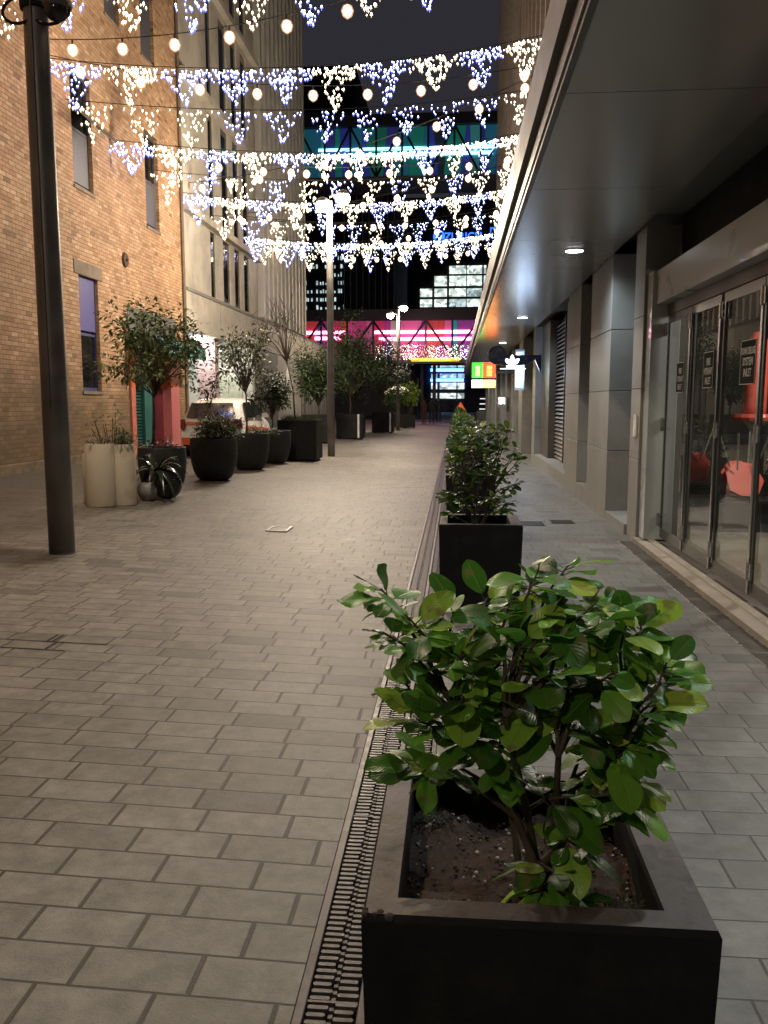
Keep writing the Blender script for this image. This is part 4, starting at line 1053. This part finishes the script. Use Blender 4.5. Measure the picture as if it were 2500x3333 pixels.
q = MB(); q.tube([(cx_+.0, cy_+.52, cz_+1.46), (cx_-.0, cy_+.42, cz_+1.58)], .005, 5); q.build("aerial", M_black, car)

# ------------------------------------------------------------------ bridges and far city
def bridge(Y, x0, x1, z0, z1, pal, tubes, lab, seed, tube_m, bay=2.3, em=.55):
    rnd = random.Random(seed)
    b = thing("glazed_footbridge", ((x0+x1)/2, Y, z0), lab, "bridge")
    M_bm = mat("bridge_steel", (.03,.028,.03), .5, metal=.3)
    q = MB(); q.box(x0, x1, Y-.3, Y+4, z0, z0+.55); q.build("deck_beam", mat("deck_grey", (.10,.10,.10), .6), b)
    q = MB(); q.box(x0, x1, Y-.35, Y+4, z1-.95, z1); q.build("roof_beam", M_bm, b)
    q = MB(); q.box(x0, x1, Y+3.6, Y+3.7, z0+.55, z1-.95); q.build("far_side", mat("bridge_back", (.02,.02,.025), .7), b)
    xs = [x0+i*bay for i in range(int((x1-x0)/bay)+1)]
    zb, zt = z0+.55, z1-.95
    for i, xa in enumerate(xs[:-1]):
        xb = xa+bay
        # coloured wedges fill the bay
        cuts_b = sorted([0, 1, rnd.uniform(.2,.45), rnd.uniform(.55,.8)]); cuts_t = sorted([0, 1, rnd.uniform(.1,.5), rnd.uniform(.5,.9)])
        for k in range(3):
            q = MB(); c = rnd.choice(pal)
            q.extr([(xa+bay*cuts_b[k]+.01, Y+.3, zb), (xa+bay*cuts_b[k+1]-.01, Y+.3, zb), (xa+bay*cuts_t[k+1]-.01, Y+.3, zt), (xa+bay*cuts_t[k]+.01, Y+.3, zt)], (0,.05,0))
            q.build("glass_panel", emit("bridge_glass_%d_%d_%d" % tuple(int(v*99) for v in c), c, em, base=tuple(v*.5 for v in c)), b)
        q = MB(); q.box(xa-.09, xa+.09, Y-.1, Y+.1, zb, zt); q.build("post", M_bm, b)
        if i % 2 == 0:
            q = MB(); q.tube([(xa, Y-.05, zb), (xb, Y-.05, zt)], .11, 6); q.build("brace", M_bm, b)
        else:
            q = MB(); q.tube([(xa, Y-.05, zt), (xb, Y-.05, zb)], .11, 6); q.build("brace", M_bm, b)
    for zz, xa, xb in tubes:
        q = MB(); q.box(xa, xb, Y+.14, Y+.22, zz, zz+.27); q.build("light_tube", tube_m, b)
    return b
P1 = [(.75,.06,.25), (.55,.03,.12), (.35,.03,.22), (.70,.12,.30), (.30,.05,.28), (.5,.08,.04), (.02,.35,.33), (.75,.25,.35), (.05,.05,.22), (.45,.35,.30), (.55,.05,.05), (.60,.05,.20)]
P2 = [(.02,.35,.28), (.05,.08,.55), (.08,.42,.45), (.06,.06,.35), (.02,.25,.18), (.22,.45,.50), (.03,.25,.40), (.03,.03,.08), (.03,.03,.06), (.02,.04,.05), (.35,.06,.04)]
M_t1 = emit("pink_tube", (1,.32,.62), 7); M_t2 = emit("cyan_tube", (.30,.85,1), 3.2)
br = bridge(75, -14.2, 6.5, 4.95, 9.6, P1, [(7.55,-13.6,-9.8), (7.05,-12.5,-10.2), (7.55,-7.2,1.8), (6.95,-6.8,1.6)], "lower glazed footbridge with magenta panels and pink light tubes closing the lane", 5, M_t1, em=.42)
bridge(78, -16.5, 8.2, 20.9, 26.7, P2, [(23.75,-12.5,4.8), (23.25,-12,3)], "upper glazed footbridge with blue and teal panels behind the light curtains", 9, M_t2, em=.18)
rnd = random.Random(77)
for k in range(12):
    q = MB()
    for i in range(55):
        led(q, Vector((-7.1+k*.76+rnd.random()*.76, 74.5+rnd.uniform(-.1,.1), 5.3+rnd.random()**1.2*1.25)), rnd.uniform(.7, 1.6))
    q.build("tinsel_lights", [(M_ledy, M_ledo), (M_ledw, M_ledb), (emit("led_red", (1,.35,.2), 4), M_ledo)][k % 3 if k % 4 else 0], br)
q = MB(); q.extr([(-3.9,74.6,5.12), (.2,74.6,5.12), (.5,74.6,5.42), (-4.2,74.6,5.42)], (0,.05,0)); q.build("height_bar", emit("yellow_bar", (1,.75,.05), .9), br)
q = MB()
for i in range(5): q.extr([(-3.95+i*.16,74.58,5.15), (-3.90+i*.16,74.58,5.15), (-4.0+i*.16,74.58,5.39), (-4.05+i*.16,74.58,5.39)], (0,.01,0)); q.extr([(.25-i*.16,74.58,5.15), (.20-i*.16,74.58,5.15), (.30-i*.16,74.58,5.39), (.35-i*.16,74.58,5.39)], (0,.01,0))
q.build("bar_hatching", M_black, br)
for x, z1 in ((-4.2,4.95), (-3.05,4.95), (-1.95,4.95)):
    q = MB(); q.tube([(x, 76, 0), (x, 76, z1)], .16, 10); q.build("column", mat("bridge_column", (.12,.12,.13), .4, metal=.3), br)
light('POINT', "bridge_glow", (-3, 73, 7), 260, (1,.45,.6), 1.0, br)

M_towerd = mat("night_tower_wall", (.02,.02,.023), .85, spec=.1)
M_win = emit("office_light", (.86,1,.92), 1.1, noise=(1.6,1,2.2))
M_win2 = emit("dim_office_light", (.75,.95,.95), .7, noise=(2.2,1,2.6))
ot = thing("office_tower", (-1, 140, 0), "dark office tower with rows of lit windows and blue rooftop lettering", "building")
q = MB(); q.box(-8.5, 14, 140, 165, 0, 34); q.build("wall", M_towerd, ot)
def P2W(px, py, Y):      # direction of a photo point from the eye, at distance Y
    X = (px-984.7)/1824*Y*1.012; Z = 1.55-(py-870)/1824*Y*1.0; return X, Z
CW = [(907,932), (937,963), (968,1003), (1005,1036), (1040,1060)]
rows = [(575,592), (597,618), (624,641), (647,663)]
for ri, (ya, yb) in enumerate(rows):
    for ci, (xa, xb) in enumerate(CW):
        if ri == 0 and ci < 2: continue
        if ri == 1 and ci == 0: continue
        x0, x1 = (xa-985)/1824*139.7, (xb-985)/1824*139.7
        z1, z0 = [1.55+139.7*math.tan(math.atan((1106-v)/1824)-R(7.37)) for v in (ya, yb)]
        q = MB(); q.box(x0, x1, 139.7, 139.98, z0, z1); q.build("lit_window", M_win if (ri+ci) % 5 else M_win2, ot)
for z in range(3):
    for i in range(6):
        q = MB(); q.box(-7.8+i*2.6, -5.6+i*2.6, 139.8, 139.98, 29.6+z*1.4, 30.3+z*1.4); q.build("window", M_glass, ot)
M_zb = emit("blue_letters", (.05,.2,1), 1.8)
text_mesh("ZURICH", 1.65, "rooftop_lettering", M_zb, ot, (.85, 139.6, 27.3), (R(90),0,0), 1.0, .05, .02)
q = MB(); q.tube([(-3.0,139.8,27.9), (-3.0,139.6,27.9)], .95, 24); lg = q.build("round_logo", M_zb, ot)
text_mesh("Z", 1.5, "logo_letter", mat("logo_dark", (.02,.04,.2), .5), ot, (-3.0, 139.55, 27.35), (R(90),0,0), 1.2, .03, .03)
q = MB()
for i in range(6): q.box(5.1+i*.42, 5.28+i*.42, 139.6, 139.8, 27.2, 28.9-.12*(i % 3))
q.box(5.1, 7.4, 139.6, 139.8, 29.0, 29.15); q.build("blue_bar_sign", M_zb, ot)

lt = thing("dark_glass_tower", (-20, 118, 0), "dark tower with scattered small lit windows left of the far lamp", "building")
q = MB(); q.box(-27, -13.8, 118, 140, 0, 46); q.build("wall", M_towerd, lt)
rnd = random.Random(3)
for i in range(9):
    for j in range(6):
        if rnd.random() < .2: continue
        z = 13.2+i*1.1; x = -21.3+j*1.25
        q = MB()
        for k in range(3):
            if rnd.random() < .6: q.box(x+k*.36, x+k*.36+rnd.uniform(.1,.26), 117.8, 117.98, z, z+rnd.uniform(.25,.6))
        if q.v: q.build("lit_window", M_win2, lt)
ft = thing("finned_glass_tower", (-11, 100, 0), "tall glass tower with thin bright vertical fins behind the far lamp", "building")
q = MB(); q.box(-13.2, -7.2, 100, 125, 0, 29); q.build("wall", mat("blue_dark_glass", (.03,.033,.045), .8, var=.3, spec=.05), ft)
for i in range(9):
    q = MB(); q.box(-13.1+i*.72, -13.02+i*.72, 99.7, 99.98, 8, 29); q.build("fin", mat("tower_fin_grey", (.2,.2,.22), .4), ft)
for i in range(10):
    z = 11+i*1.8
    q = MB(); q.box(-13.15, -7.25, 99.85, 99.97, z, z+.3); q.build("floor_edge", M_towerd, ft)
# blue lit building under the bridge
bl = thing("blue_lit_building", (0, 130, 0), "office block with two glowing blue bands seen under the bridge", "building")
q = MB(); q.box(-6.5, 9, 130, 138, 0, 8.2); q.build("wall", mat("blue_night_wall", (.02,.03,.07), .5), bl)
each([(-3.9, 1.1, 129.6, 129.8, z, z+.42) for z in (6.25, 4.75)], "blue_band", emit("blue_neon", (.12,.35,1), 6), bl)
for z, h_, m_ in ((6.85,.7,M_win2), (5.3,.6,M_win2), (3.6,.95,M_win), (2.2,.8,M_win)):
    for a, b__ in ((-3.8,-2.9), (-2.5,.0), (.2,1.2)):
        q = MB(); q.box(a, b__, 129.8, 129.98, z, z+h_); q.build("lit_window", m_, bl)
q = MB(); q.box(-2.3, 1.2, 129.7, 129.98, .3, 1.9); q.build("shopfront", mat("shop_dusk", (.08,.1,.15), .4), bl)
lw = thing("low_side_building", (-9, 100, 0), "unlit low building with a grey gable behind the parasol", "building")
q = MB(); q.extr([(-14,95,0), (-4.4,95,0), (-4.4,95,4.4), (-6,95,5.8), (-14,95,6.2)], (0,6,0)); q.build("wall", mat("gable_grey", (.13,.125,.13), .7), lw)
rbk = thing("far_right_block", (12, 90, 0), "plain dark block closing the footway beyond the canopy", "building")
q = MB(); q.box(3.2, 20, 84, 98, 0, 18); q.box(3.15, 3.19, 84, 98, 3.6, 4.2); q.build("wall", M_towerd, rbk)
q = MB()
for i in range(3): q.box(1.9+i*.02, 2.6, 70, 70.1, 1.0+i*.42, 1.08+i*.42)
q.box(1.7, 2.9, 70.11, 70.2, .1, .9, 1)
ks = q.build("lit_kiosk", [emit("kiosk_white", (1,.97,.93), .9), mat("kiosk_grey", (.25,.25,.26), .5)])
tag(ks, "small kiosk with white lit shelves at the far end of the footway", "kiosk")
ts = thing("temporary_road_sign", (.25, 57.5, 0), "orange triangular temporary sign above the far hedge", "sign")
q = MB(); q.extr([(-.05,57.5,1.05), (.65,57.5,1.05), (.30,57.5,1.62)], (0,.02,0)); q.build("panel", emit("self_lit_orange", (1,.16,.03), .35, base=(.8,.15,.03)), ts)  # panel emits its brightness instead of reflecting it
q = MB(); q.tube([(.3,57.53,0), (.3,57.53,1.3)], .02, 6); q.build("stand", M_steel, ts)
tc_ = thing("traffic_cone", (1.15, 58, 0), "white banded traffic cone at the far end of the footway", "cone")
q = MB(); q.lathe(1.15, 58, [(.2,0), (.2,.03), (.13,.031), (.03,.75)], 12); q.build("cone", mat("cone_orange", (.5,.12,.03), .5), tc_)
q = MB(); q.lathe(1.15, 58, [(.105,.30), (.085,.42)], 12); q.lathe(1.15, 58, [(.075,.50), (.06,.6)], 12); q.build("white_band", M_txt, tc_)

# people near the far crossing
def person(x, y, h, colr, leg, lab, pose=0, face=0):
    me = bpy.data.meshes.new("person")
    s = h/1.75
    V = [(0,0,.95),(0,0,1.15),(0,0,1.42),(0,0,1.53),(0,.01,1.68),  (-.10,0,.92),(-.12,.03*pose,.5),(-.12,-.05*pose,.06),(-.12,.08,.03), (.10,0,.92),(.12,-.06*pose,.5),(.12,-.02,.06),(.12,.08,.03),
         (-.19,0,1.40),(-.25,.02,1.13),(-.22,.10,.9),(-.21,.13,.82), (.19,0,1.40),(.25,.02,1.13),(.22,.12*pose+.04,.9),(.21,.15*pose+.04,.82)]
    Ed = [(0,1),(1,2),(2,3),(3,4),(0,5),(5,6),(6,7),(7,8),(0,9),(9,10),(10,11),(11,12),(2,13),(13,14),(14,15),(15,16),(2,17),(17,18),(18,19),(19,20)]
    Rr = [.14,.13,.15,.055,.10,.09,.065,.045,.04,.09,.065,.045,.04,.06,.045,.035,.03,.06,.045,.035,.03]
    me.from_pydata([tuple(c*s for c in v) for v in V], Ed, [])
    me.materials.append(mat("clothes_%s" % str(colr), colr, .8))
    o = bpy.data.objects.new("person", me); col.objects.link(o)
    m = o.modifiers.new("skin", 'SKIN'); o.modifiers.new("sub", 'SUBSURF').render_levels = 2
    for i, sv in enumerate(me.skin_vertices[0].data): sv.radius = (Rr[i]*s*1.25, Rr[i]*s*1.05); sv.use_root = (i == 0)
    o.location = (x, y, gz(x)); o.rotation_euler = (0, 0, face)
    tag(o, lab, "person")
    q = MB(); q.ball((0, 0, 1.70*s), .105*s, 12, 8, 1.15); hd = q.build("head", mat("skin_tone", (.35,.2,.13), .6), o, smooth=True, local=True)
    q = MB(); q.ball((0, -.015*s, 1.735*s), .112*s, 12, 8, 1.0); q.build("hair", mat("dark_hair", (.02,.015,.012), .7), o, smooth=True, local=True)
person(-1.75, 61.5, 1.78, (.015,.015,.02), (.02,.02,.03), "person in black standing nearest the bright crossing bars", .5)
person(-2.25, 60.2, 1.7, (.12,.05,.045), (.02,.02,.03), "person in a dull red top standing by the bridge columns", 1, .6)
person(-1.35, 66, 1.8, (.03,.03,.05), (.02,.02,.03), "person in dark blue walking beyond the crossing bars", 1, 3)
person(-3.0, 57.5, 1.65, (.10,.09,.08), (.02,.02,.03), "person in grey standing beside the small planter", .3, 1.5)

# ------------------------------------------------------------------ planter row on the right
def box_planter_mesh(parent_name, w_, h, rim, rimr, lab, loc, rnd, copyof=None):
    pass
def make_planter(lab):
    t = thing("box_planter", (0,0,0), lab, "planter", "black box planters in a row beside the drain")
    W = .63; H_ = .64
    q = MB(); a = .015
    # outer shell, tapered, open topped
    def rg(x0, x1, y0, y1, z): return [(x0,y0,z), (x1,y0,z), (x1,y1,z), (x0,y1,z)]
    rings = [rg(a, W-a, a, W-a, 0), rg(0, W, 0, W, H_-.012), rg(.006, W-.006, .006, W-.006, H_), rg(.062, W-.085, .058, W-.05, H_), rg(.066, W-.09, .062, W-.054, H_-.008), rg(.07, W-.094, .066, W-.058, .40)]
    for r_ in rings: q.v += r_
    for i in range(len(rings)-1):
        for k in range(4):
            q.f.append((i*4+k, i*4+(k+1) % 4, (i+1)*4+(k+1) % 4, (i+1)*4+k)); q.m.append(1 if i in (2,) else 0)
    q.build("box", [M_char, M_rim], t, local=True)
    q = MB(); n = 22; rnd = random.Random(2)
    hs = [[.545+rnd.uniform(-.008,.008)+.02*math.sin(i*.5)*math.sin(j*.4) for j in range(n+1)] for i in range(n+1)]
    x0, x1, y0, y1 = .06, W-.084, .056, W-.048
    for i in range(n+1):
        for j in range(n+1): q.v.append((x0+(x1-x0)*i/n, y0+(y1-y0)*j/n, hs[i][j]))
    for i in range(n):
        for j in range(n): q.f.append((i*(n+1)+j, (i+1)*(n+1)+j, (i+1)*(n+1)+j+1, i*(n+1)+j+1)); q.m.append(0)
    so = q.build("soil", M_soil, t, local=True, smooth=True)
    q = MB()
    for i in range(420):
        x = rnd.uniform(x0+.01, x1-.01); y = rnd.uniform(y0+.01, y1-.01); s_ = rnd.choice((.0016,.0022,.003,.0035,.005)); z = .552+.02*math.sin((x-x0)/(x1-x0)*n*.5)*math.sin((y-y0)/(y1-y0)*n*.4)
        q.ball((x, y, z), s_, 5, 4, .7, mi=0 if rnd.random() < .35 else 1)
    tag(q.build("gravel", [M_stonebit, M_soil], so, local=True), kind="stuff")
    return t
proto = make_planter("nearest black box planter, with a chipped front corner, at the bottom of the picture")
proto.location = (-.16, 1.40, 0)
PY = [6.32, 10.7, 14.7, 18.7, 22.7, 26.7, 30.7, 34.7, 38.7, 42.7, 46.7, 50.7, 54.7]
ORD = ["second", "third", "fourth", "fifth", "sixth", "seventh", "eighth", "ninth", "tenth", "eleventh", "twelfth", "thirteenth", "last and farthest"]
for k, y in enumerate(PY):
    c = copy_tree(proto); c.location = (-.12, y, 0)
    c["label"] = "black box planter, %s in the row counted from the camera" % ORD[k]
    # the gravel and soil children keep their local places
# chipped corner of the nearest planter (broken concrete showing)
q = MB(); rnd = random.Random(12)
for i in range(12):
    s_ = rnd.uniform(.004, .011)
    q.ball((.004+rnd.random()*.05, .002+rnd.random()*.02, .632+rnd.random()*.008), s_, 6, 4, .6)
q.build("chipped_corner", mat("broken_concrete", (.06,.045,.04), .9, var=.6, scale=60, bump=.002), proto, local=True)

# leaf material for the broad leaved shrubs
def leaf_material(nm="broad_leaf", k_=1.0):
    m, t, N, L = nt(nm)
    b = N["Principled BSDF"]
    ge = N.new("ShaderNodeNewGeometry"); uv = N.new("ShaderNodeUVMap"); uv.uv_map = "UVMap"
    sp = N.new("ShaderNodeSeparateXYZ"); L.new(uv.outputs[0], sp.inputs[0])
    cr = N.new("ShaderNodeValToRGB"); el = cr.color_ramp.elements
    el[0].position = 0; el[0].color = (.03,.09,.012,1); el[1].position = 1; el[1].color = (.42,.52,.08,1)
    for p_, c_ in ((.45, (.075,.22,.025)), (.75, (.14,.34,.035)), (.92, (.27,.45,.055))): e = el.new(p_); e.color = (*c_, 1)
    L.new(ge.outputs["Random Per Island"], cr.inputs[0])
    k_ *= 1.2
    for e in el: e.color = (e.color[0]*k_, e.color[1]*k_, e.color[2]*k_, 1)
    d = mth(N, L, 'ABSOLUTE', mth(N, L, 'SUBTRACT', sp.outputs[1], .5))
    rib = N.new("ShaderNodeMapRange"); rib.inputs[1].default_value = .012; rib.inputs[2].default_value = .035; rib.inputs[3].default_value = .55; rib.inputs[4].default_value = 0; L.new(d, rib.inputs[0])
    mx = N.new("ShaderNodeMix"); mx.data_type = 'RGBA'; L.new(rib.outputs[0], mx.inputs[0]); L.new(cr.outputs[0], mx.inputs[6]); mx.inputs[7].default_value = (.20,.28,.06,1)
    tc = N.new("ShaderNodeTexCoord"); no = N.new("ShaderNodeTexNoise"); no.inputs["Scale"].default_value = 22; no.inputs["Detail"].default_value = 5; L.new(tc.outputs["Object"], no.inputs["Vector"])
    br_ = N.new("ShaderNodeMapRange"); br_.inputs[1].default_value = .58; br_.inputs[2].default_value = .68; br_.inputs[3].default_value = 0; br_.inputs[4].default_value = .75; L.new(no.outputs["Fac"], br_.inputs[0])
    m2 = N.new("ShaderNodeMix"); m2.data_type = 'RGBA'; L.new(br_.outputs[0], m2.inputs[0]); L.new(mx.outputs[2], m2.inputs[6]); m2.inputs[7].default_value = (.20,.17,.06,1)
    L.new(m2.outputs[2], b.inputs["Base Color"])
    b.inputs["Roughness"].default_value = .33
    L.new(mth(N, L, 'ADD', mth(N, L, 'MULTIPLY', no.outputs["Fac"], .25), .22), b.inputs["Roughness"])
    b.inputs["Specular IOR Level"].default_value = .5
    wv = mth(N, L, 'SINE', mth(N, L, 'MULTIPLY', mth(N, L, 'ADD', sp.outputs[0], mth(N, L, 'MULTIPLY', d, -.7)), 70.0))
    hh = mth(N, L, 'ADD', mth(N, L, 'MULTIPLY', wv, .00012), mth(N, L, 'MULTIPLY', rib.outputs[0], -.0008))
    bp = N.new("ShaderNodeBump"); bp.inputs["Distance"].default_value = 1; L.new(hh, bp.inputs["Height"]); L.new(bp.outputs[0], b.inputs["Normal"])
    # thin leaves let some light through
    tl = N.new("ShaderNodeBsdfTranslucent"); L.new(m2.outputs[2], tl.inputs[0])
    ms_ = N.new("ShaderNodeMixShader"); ms_.inputs[0].default_value = .3
    L.new(b.outputs[0], ms_.inputs[1]); L.new(tl.outputs[0], ms_.inputs[2]); L.new(ms_.outputs[0], N["Material Output"].inputs[0])
    return m
M_leaf = leaf_material(); M_leafshade = leaf_material("shaded_broad_leaf", .42)  # row shrubs use a darker copy, shade put into the leaf colour
def broad_leaf(q, p, d, nrm, ln, wd, rnd, nu=9, nv=6):
    d = d.normalized(); s_ = d.cross(nrm)
    if s_.length < 1e-3: s_ = d.cross(Vector((1,0,.3)))
    s_.normalize(); nn = s_.cross(d).normalized()
    if nn.z < 0 and rnd.random() < .9: nn = -nn
    bend = rnd.uniform(0, .5); fold = rnd.uniform(.02, .32); tw = rnd.uniform(-.5, .5); wav = rnd.uniform(0, .05); ph = rnd.random()*6
    pet = .012+ln*.08
    base = len(q.v); 
    for i in range(nu+1):
        t = i/nu
        w_ = wd*.5*(math.sin(math.pi*t**1.12)**.55 if 0 < t < 1 else 0)+.0006
        c = p+d*(pet+ln*(t-.12*bend*t*t))-nn*(bend*ln*.6*t*t)
        a = tw*t; ss = s_*math.cos(a)+nn*math.sin(a); n2 = nn*math.cos(a)-s_*math.sin(a)
        for j in range(nv+1):
            v = (j/nv-.5)*2
            h = abs(v)*w_*fold - (v*v)*w_*fold*.45 + wav*ln*math.sin(t*9+ph+v*2)*abs(v)
            q.v.append(tuple(c+ss*(v*w_)+n2*h))
    for i in range(nu):
        for j in range(nv):
            a0 = base+i*(nv+1)+j
            q.uv[len(q.f)] = ((i/nu, j/nv), (i/nu, (j+1)/nv), ((i+1)/nu, (j+1)/nv), ((i+1)/nu, j/nv))
            q.f.append((a0, a0+1, a0+nv+2, a0+nv+1)); q.m.append(0)
    return p+d*pet
def shrub(lab, loc, tips, roots, seed, per=(6,9), size=.075, nu=9, nv=6, group=None, inner=0, name="broadleaf_shrub"):
    rnd = random.Random(seed)
    t = thing(name, loc, lab, "shrub", group)
    st_ = MB(); lf = MB()
    hubs = []
    cx0 = sum(r_[0] for r_ in roots)/len(roots); cy0 = sum(r_[1] for r_ in roots)/len(roots)
    for i in range(8):
        rt = Vector(roots[i % len(roots)]); a = i*2.4
        zz = (.70, .80, .88, .76, .93, .84, .66, .96)[i]; rr = (zz-.5)*.42
        hb = Vector((cx0+rr*math.cos(a), cy0+rr*.7*math.sin(a), zz)); mid_ = rt.lerp(hb, .5)+Vector((rnd.uniform(-.02,.02), rnd.uniform(-.02,.02), 0))
        st_.tube([rt-Vector((0,0,.01)), mid_, hb], [.009, .0078, .006], 8, caps=False); hubs.append(hb)
        hubs.append(mid_)
    for (x, y, z) in tips:
        tip = Vector((x, y, z))
        rt = min([h_ for h_ in hubs if h_.z < z-.03] or [Vector(roots[0])], key=lambda h_: (h_-tip).length + rnd.uniform(0, .03))
        c1 = rt.lerp(tip, .4)+Vector((rnd.uniform(-.02,.02), rnd.uniform(-.02,.02), .015))
        c2 = rt.lerp(tip, .75)+Vector((rnd.uniform(-.02,.02), rnd.uniform(-.02,.02), .01))
        st_.tube([rt, c1, c2, tip], [.0052, .0042, .0032, .002], 6, caps=False)
        dirn = (tip-c2).normalized()
        n = rnd.randint(*per)
        for i in range(n):
            az = i*2.399+rnd.uniform(-.4,.4)
            side = Vector((math.cos(az), math.sin(az), 0)); k = i/n
            dd = (side*(1.0-.35*k)+dirn*(.25+.7*k)+Vector((0,0,rnd.uniform(-.85,.15)+.35*k)))
            p = tip-dirn*(.05*(1-k))
            nrm = Vector((0,0,1))+side*rnd.uniform(.0,1.1)+Vector((rnd.uniform(-.3,.3), rnd.uniform(-.3,.3), 0))
            l = size*rnd.choice((.45,.6,.8,.95,1.05,1.2,1.38))*rnd.uniform(.9,1.08)*(1-.25*k)
            e = broad_leaf(lf, p, dd, nrm, l, l*rnd.uniform(.55, .70), rnd, nu, nv)
            st_.tube([p, e+dd.normalized()*.004], [.0013, .001], 4, caps=False)
        for i in range(inner):
            kk = rnd.uniform(.35, .9); p = c1.lerp(tip, kk); az = rnd.uniform(0, 6.28)
            dd = Vector((math.cos(az), math.sin(az), rnd.uniform(-.5,.3))); l = size*rnd.uniform(.6,1)
            broad_leaf(lf, p, dd, Vector((0,0,1))+dd*rnd.uniform(-.5,.5), l, l*.56, rnd, nu, nv)
    st_.build("stems", M_bark, t, smooth=True, local=(t.location.length == 0))
    lf.build("foliage", M_leaf if group is None else M_leafshade, t, smooth=True, local=(t.location.length == 0))
    return t
tipsA = [(-.15,1.70,1.17), (-.14,1.62,1.10), (-.09,1.66,1.12), (-.09,1.78,1.08), (.00,1.72,1.12), (.02,1.6,1.07), (.07,1.80,1.13), (.11,1.66,1.15), (.16,1.74,1.19), (.20,1.62,1.16), (.24,1.78,1.21), (.17,1.7,1.215),
 (.28,1.66,1.16), (.32,1.80,1.13), (.35,1.70,1.12), (.39,1.76,1.09), (.42,1.66,1.04), (.41,1.8,1.0), (.44,1.72,.99),
 (-.10,1.66,.97), (-.07,1.6,.93), (-.05,1.74,1.00), (.03,1.58,.98), (.10,1.70,1.03), (.18,1.56,1.04), (.24,1.70,1.06), (.30,1.56,1.05), (.35,1.72,1.03), (.38,1.60,.98), (.06,1.8,.97), (.2,1.82,.98),
 (-.08,1.62,.83), (-.05,1.70,.81), (.04,1.58,.90), (.10,1.76,.90), (.34,1.60,.90), (.37,1.66,.86), (.33,1.56,.80), (.36,1.64,.80), (.27,1.6,.92), (.17,1.62,.93), (.31,1.7,.78),
 (.22,1.56,.80), (.20,1.53,.66), (.17,1.52,.62), (.235,1.51,.61), (.25,1.55,.70), (.13,1.58,1.10), (.26,1.6,1.12), (.02,1.68,1.04), (.33,1.62,.97), (.13,1.62,.98), (.22,1.6,.98), (-.02,1.62,.92), (.30,1.64,.86), (.09,1.6,.84)]
rootsA = [(.12,1.70,.50), (.15,1.66,.50), (.20,1.72,.50), (.25,1.68,.50), (.22,1.6,.5)]
shrub("large glossy broad leaved shrub growing in the nearest planter", (.17, 1.7, .5), tipsA, rootsA, 5, (7,10), .088, 10, 6, inner=3)
t = thing("grass_clump", (.4, 1.6, .5), "small dark tuft of mondo grass in the right corner of the nearest planter", "grass")
q = MB(); rnd = random.Random(15)
for i in range(150):
    a = rnd.uniform(0, 6.28); l = rnd.uniform(.03, .075); p = Vector((.33+rnd.gauss(0,.018), 1.55+rnd.gauss(0,.02), .55)); d = Vector((math.cos(a)*.7, math.sin(a)*.7, .9)).normalized()
    s_ = Vector((-math.sin(a), math.cos(a), 0))*.0012; n = len(q.v); m_ = p+d*l*.6; e = p+d*l+Vector((0,0,-l*.3))
    q.v += [tuple(p-s_), tuple(p+s_), tuple(m_+s_), tuple(m_-s_), tuple(e)]; q.f += [(n,n+1,n+2,n+3), (n+3,n+2,n+4)]; q.m += [0,0]
q.build("blades", mat("mondo_grass", (.03,.045,.022), .6), t)
t = thing("grass_clump", (-.05, 1.9, .54), "small dark tuft of mondo grass in the far left corner of the nearest planter", "grass")
q = MB()
for i in range(90):
    a = rnd.uniform(0, 6.28); l = rnd.uniform(.03, .06); p = Vector((-.05+rnd.gauss(0,.02), 1.90+rnd.gauss(0,.012), .55)); d = Vector((math.cos(a)*.7, math.sin(a)*.7, .9)).normalized()
    s_ = Vector((-math.sin(a), math.cos(a), 0))*.0012; n = len(q.v); m_ = p+d*l*.6; e = p+d*l+Vector((0,0,-l*.3))
    q.v += [tuple(p-s_), tuple(p+s_), tuple(m_+s_), tuple(m_-s_), tuple(e)]; q.f += [(n,n+1,n+2,n+3), (n+3,n+2,n+4)]; q.m += [0,0]
q.build("blades", mat("mondo_grass", (.03,.045,.022), .6), t)

# second shrub and the copies down the row
rnd = random.Random(21)
tipsB = []
for i in range(46):
    u = rnd.random(); z = .66+.70*u
    x = .17+rnd.uniform(-.26,.24)+(.05 if z > .9 else 0); y = 6.6+rnd.uniform(-.24,.24)
    tipsB.append((x, y, z))
tipsB += [(.48,6.5,1.12), (.46,6.6,1.2), (.44,6.5,.92), (.42,6.45,.80), (.38,6.4,.75), (.36,6.5,1.0)]
s2 = shrub("shade-toned leafy shrub leaning right in the second planter", (.15, 6.6, .5), tipsB, [(.12,6.6,.5), (.2,6.65,.5), (.16,6.55,.5)], 22, (7,10), .080, 5, 4, "shrubs in the planter row", inner=5)
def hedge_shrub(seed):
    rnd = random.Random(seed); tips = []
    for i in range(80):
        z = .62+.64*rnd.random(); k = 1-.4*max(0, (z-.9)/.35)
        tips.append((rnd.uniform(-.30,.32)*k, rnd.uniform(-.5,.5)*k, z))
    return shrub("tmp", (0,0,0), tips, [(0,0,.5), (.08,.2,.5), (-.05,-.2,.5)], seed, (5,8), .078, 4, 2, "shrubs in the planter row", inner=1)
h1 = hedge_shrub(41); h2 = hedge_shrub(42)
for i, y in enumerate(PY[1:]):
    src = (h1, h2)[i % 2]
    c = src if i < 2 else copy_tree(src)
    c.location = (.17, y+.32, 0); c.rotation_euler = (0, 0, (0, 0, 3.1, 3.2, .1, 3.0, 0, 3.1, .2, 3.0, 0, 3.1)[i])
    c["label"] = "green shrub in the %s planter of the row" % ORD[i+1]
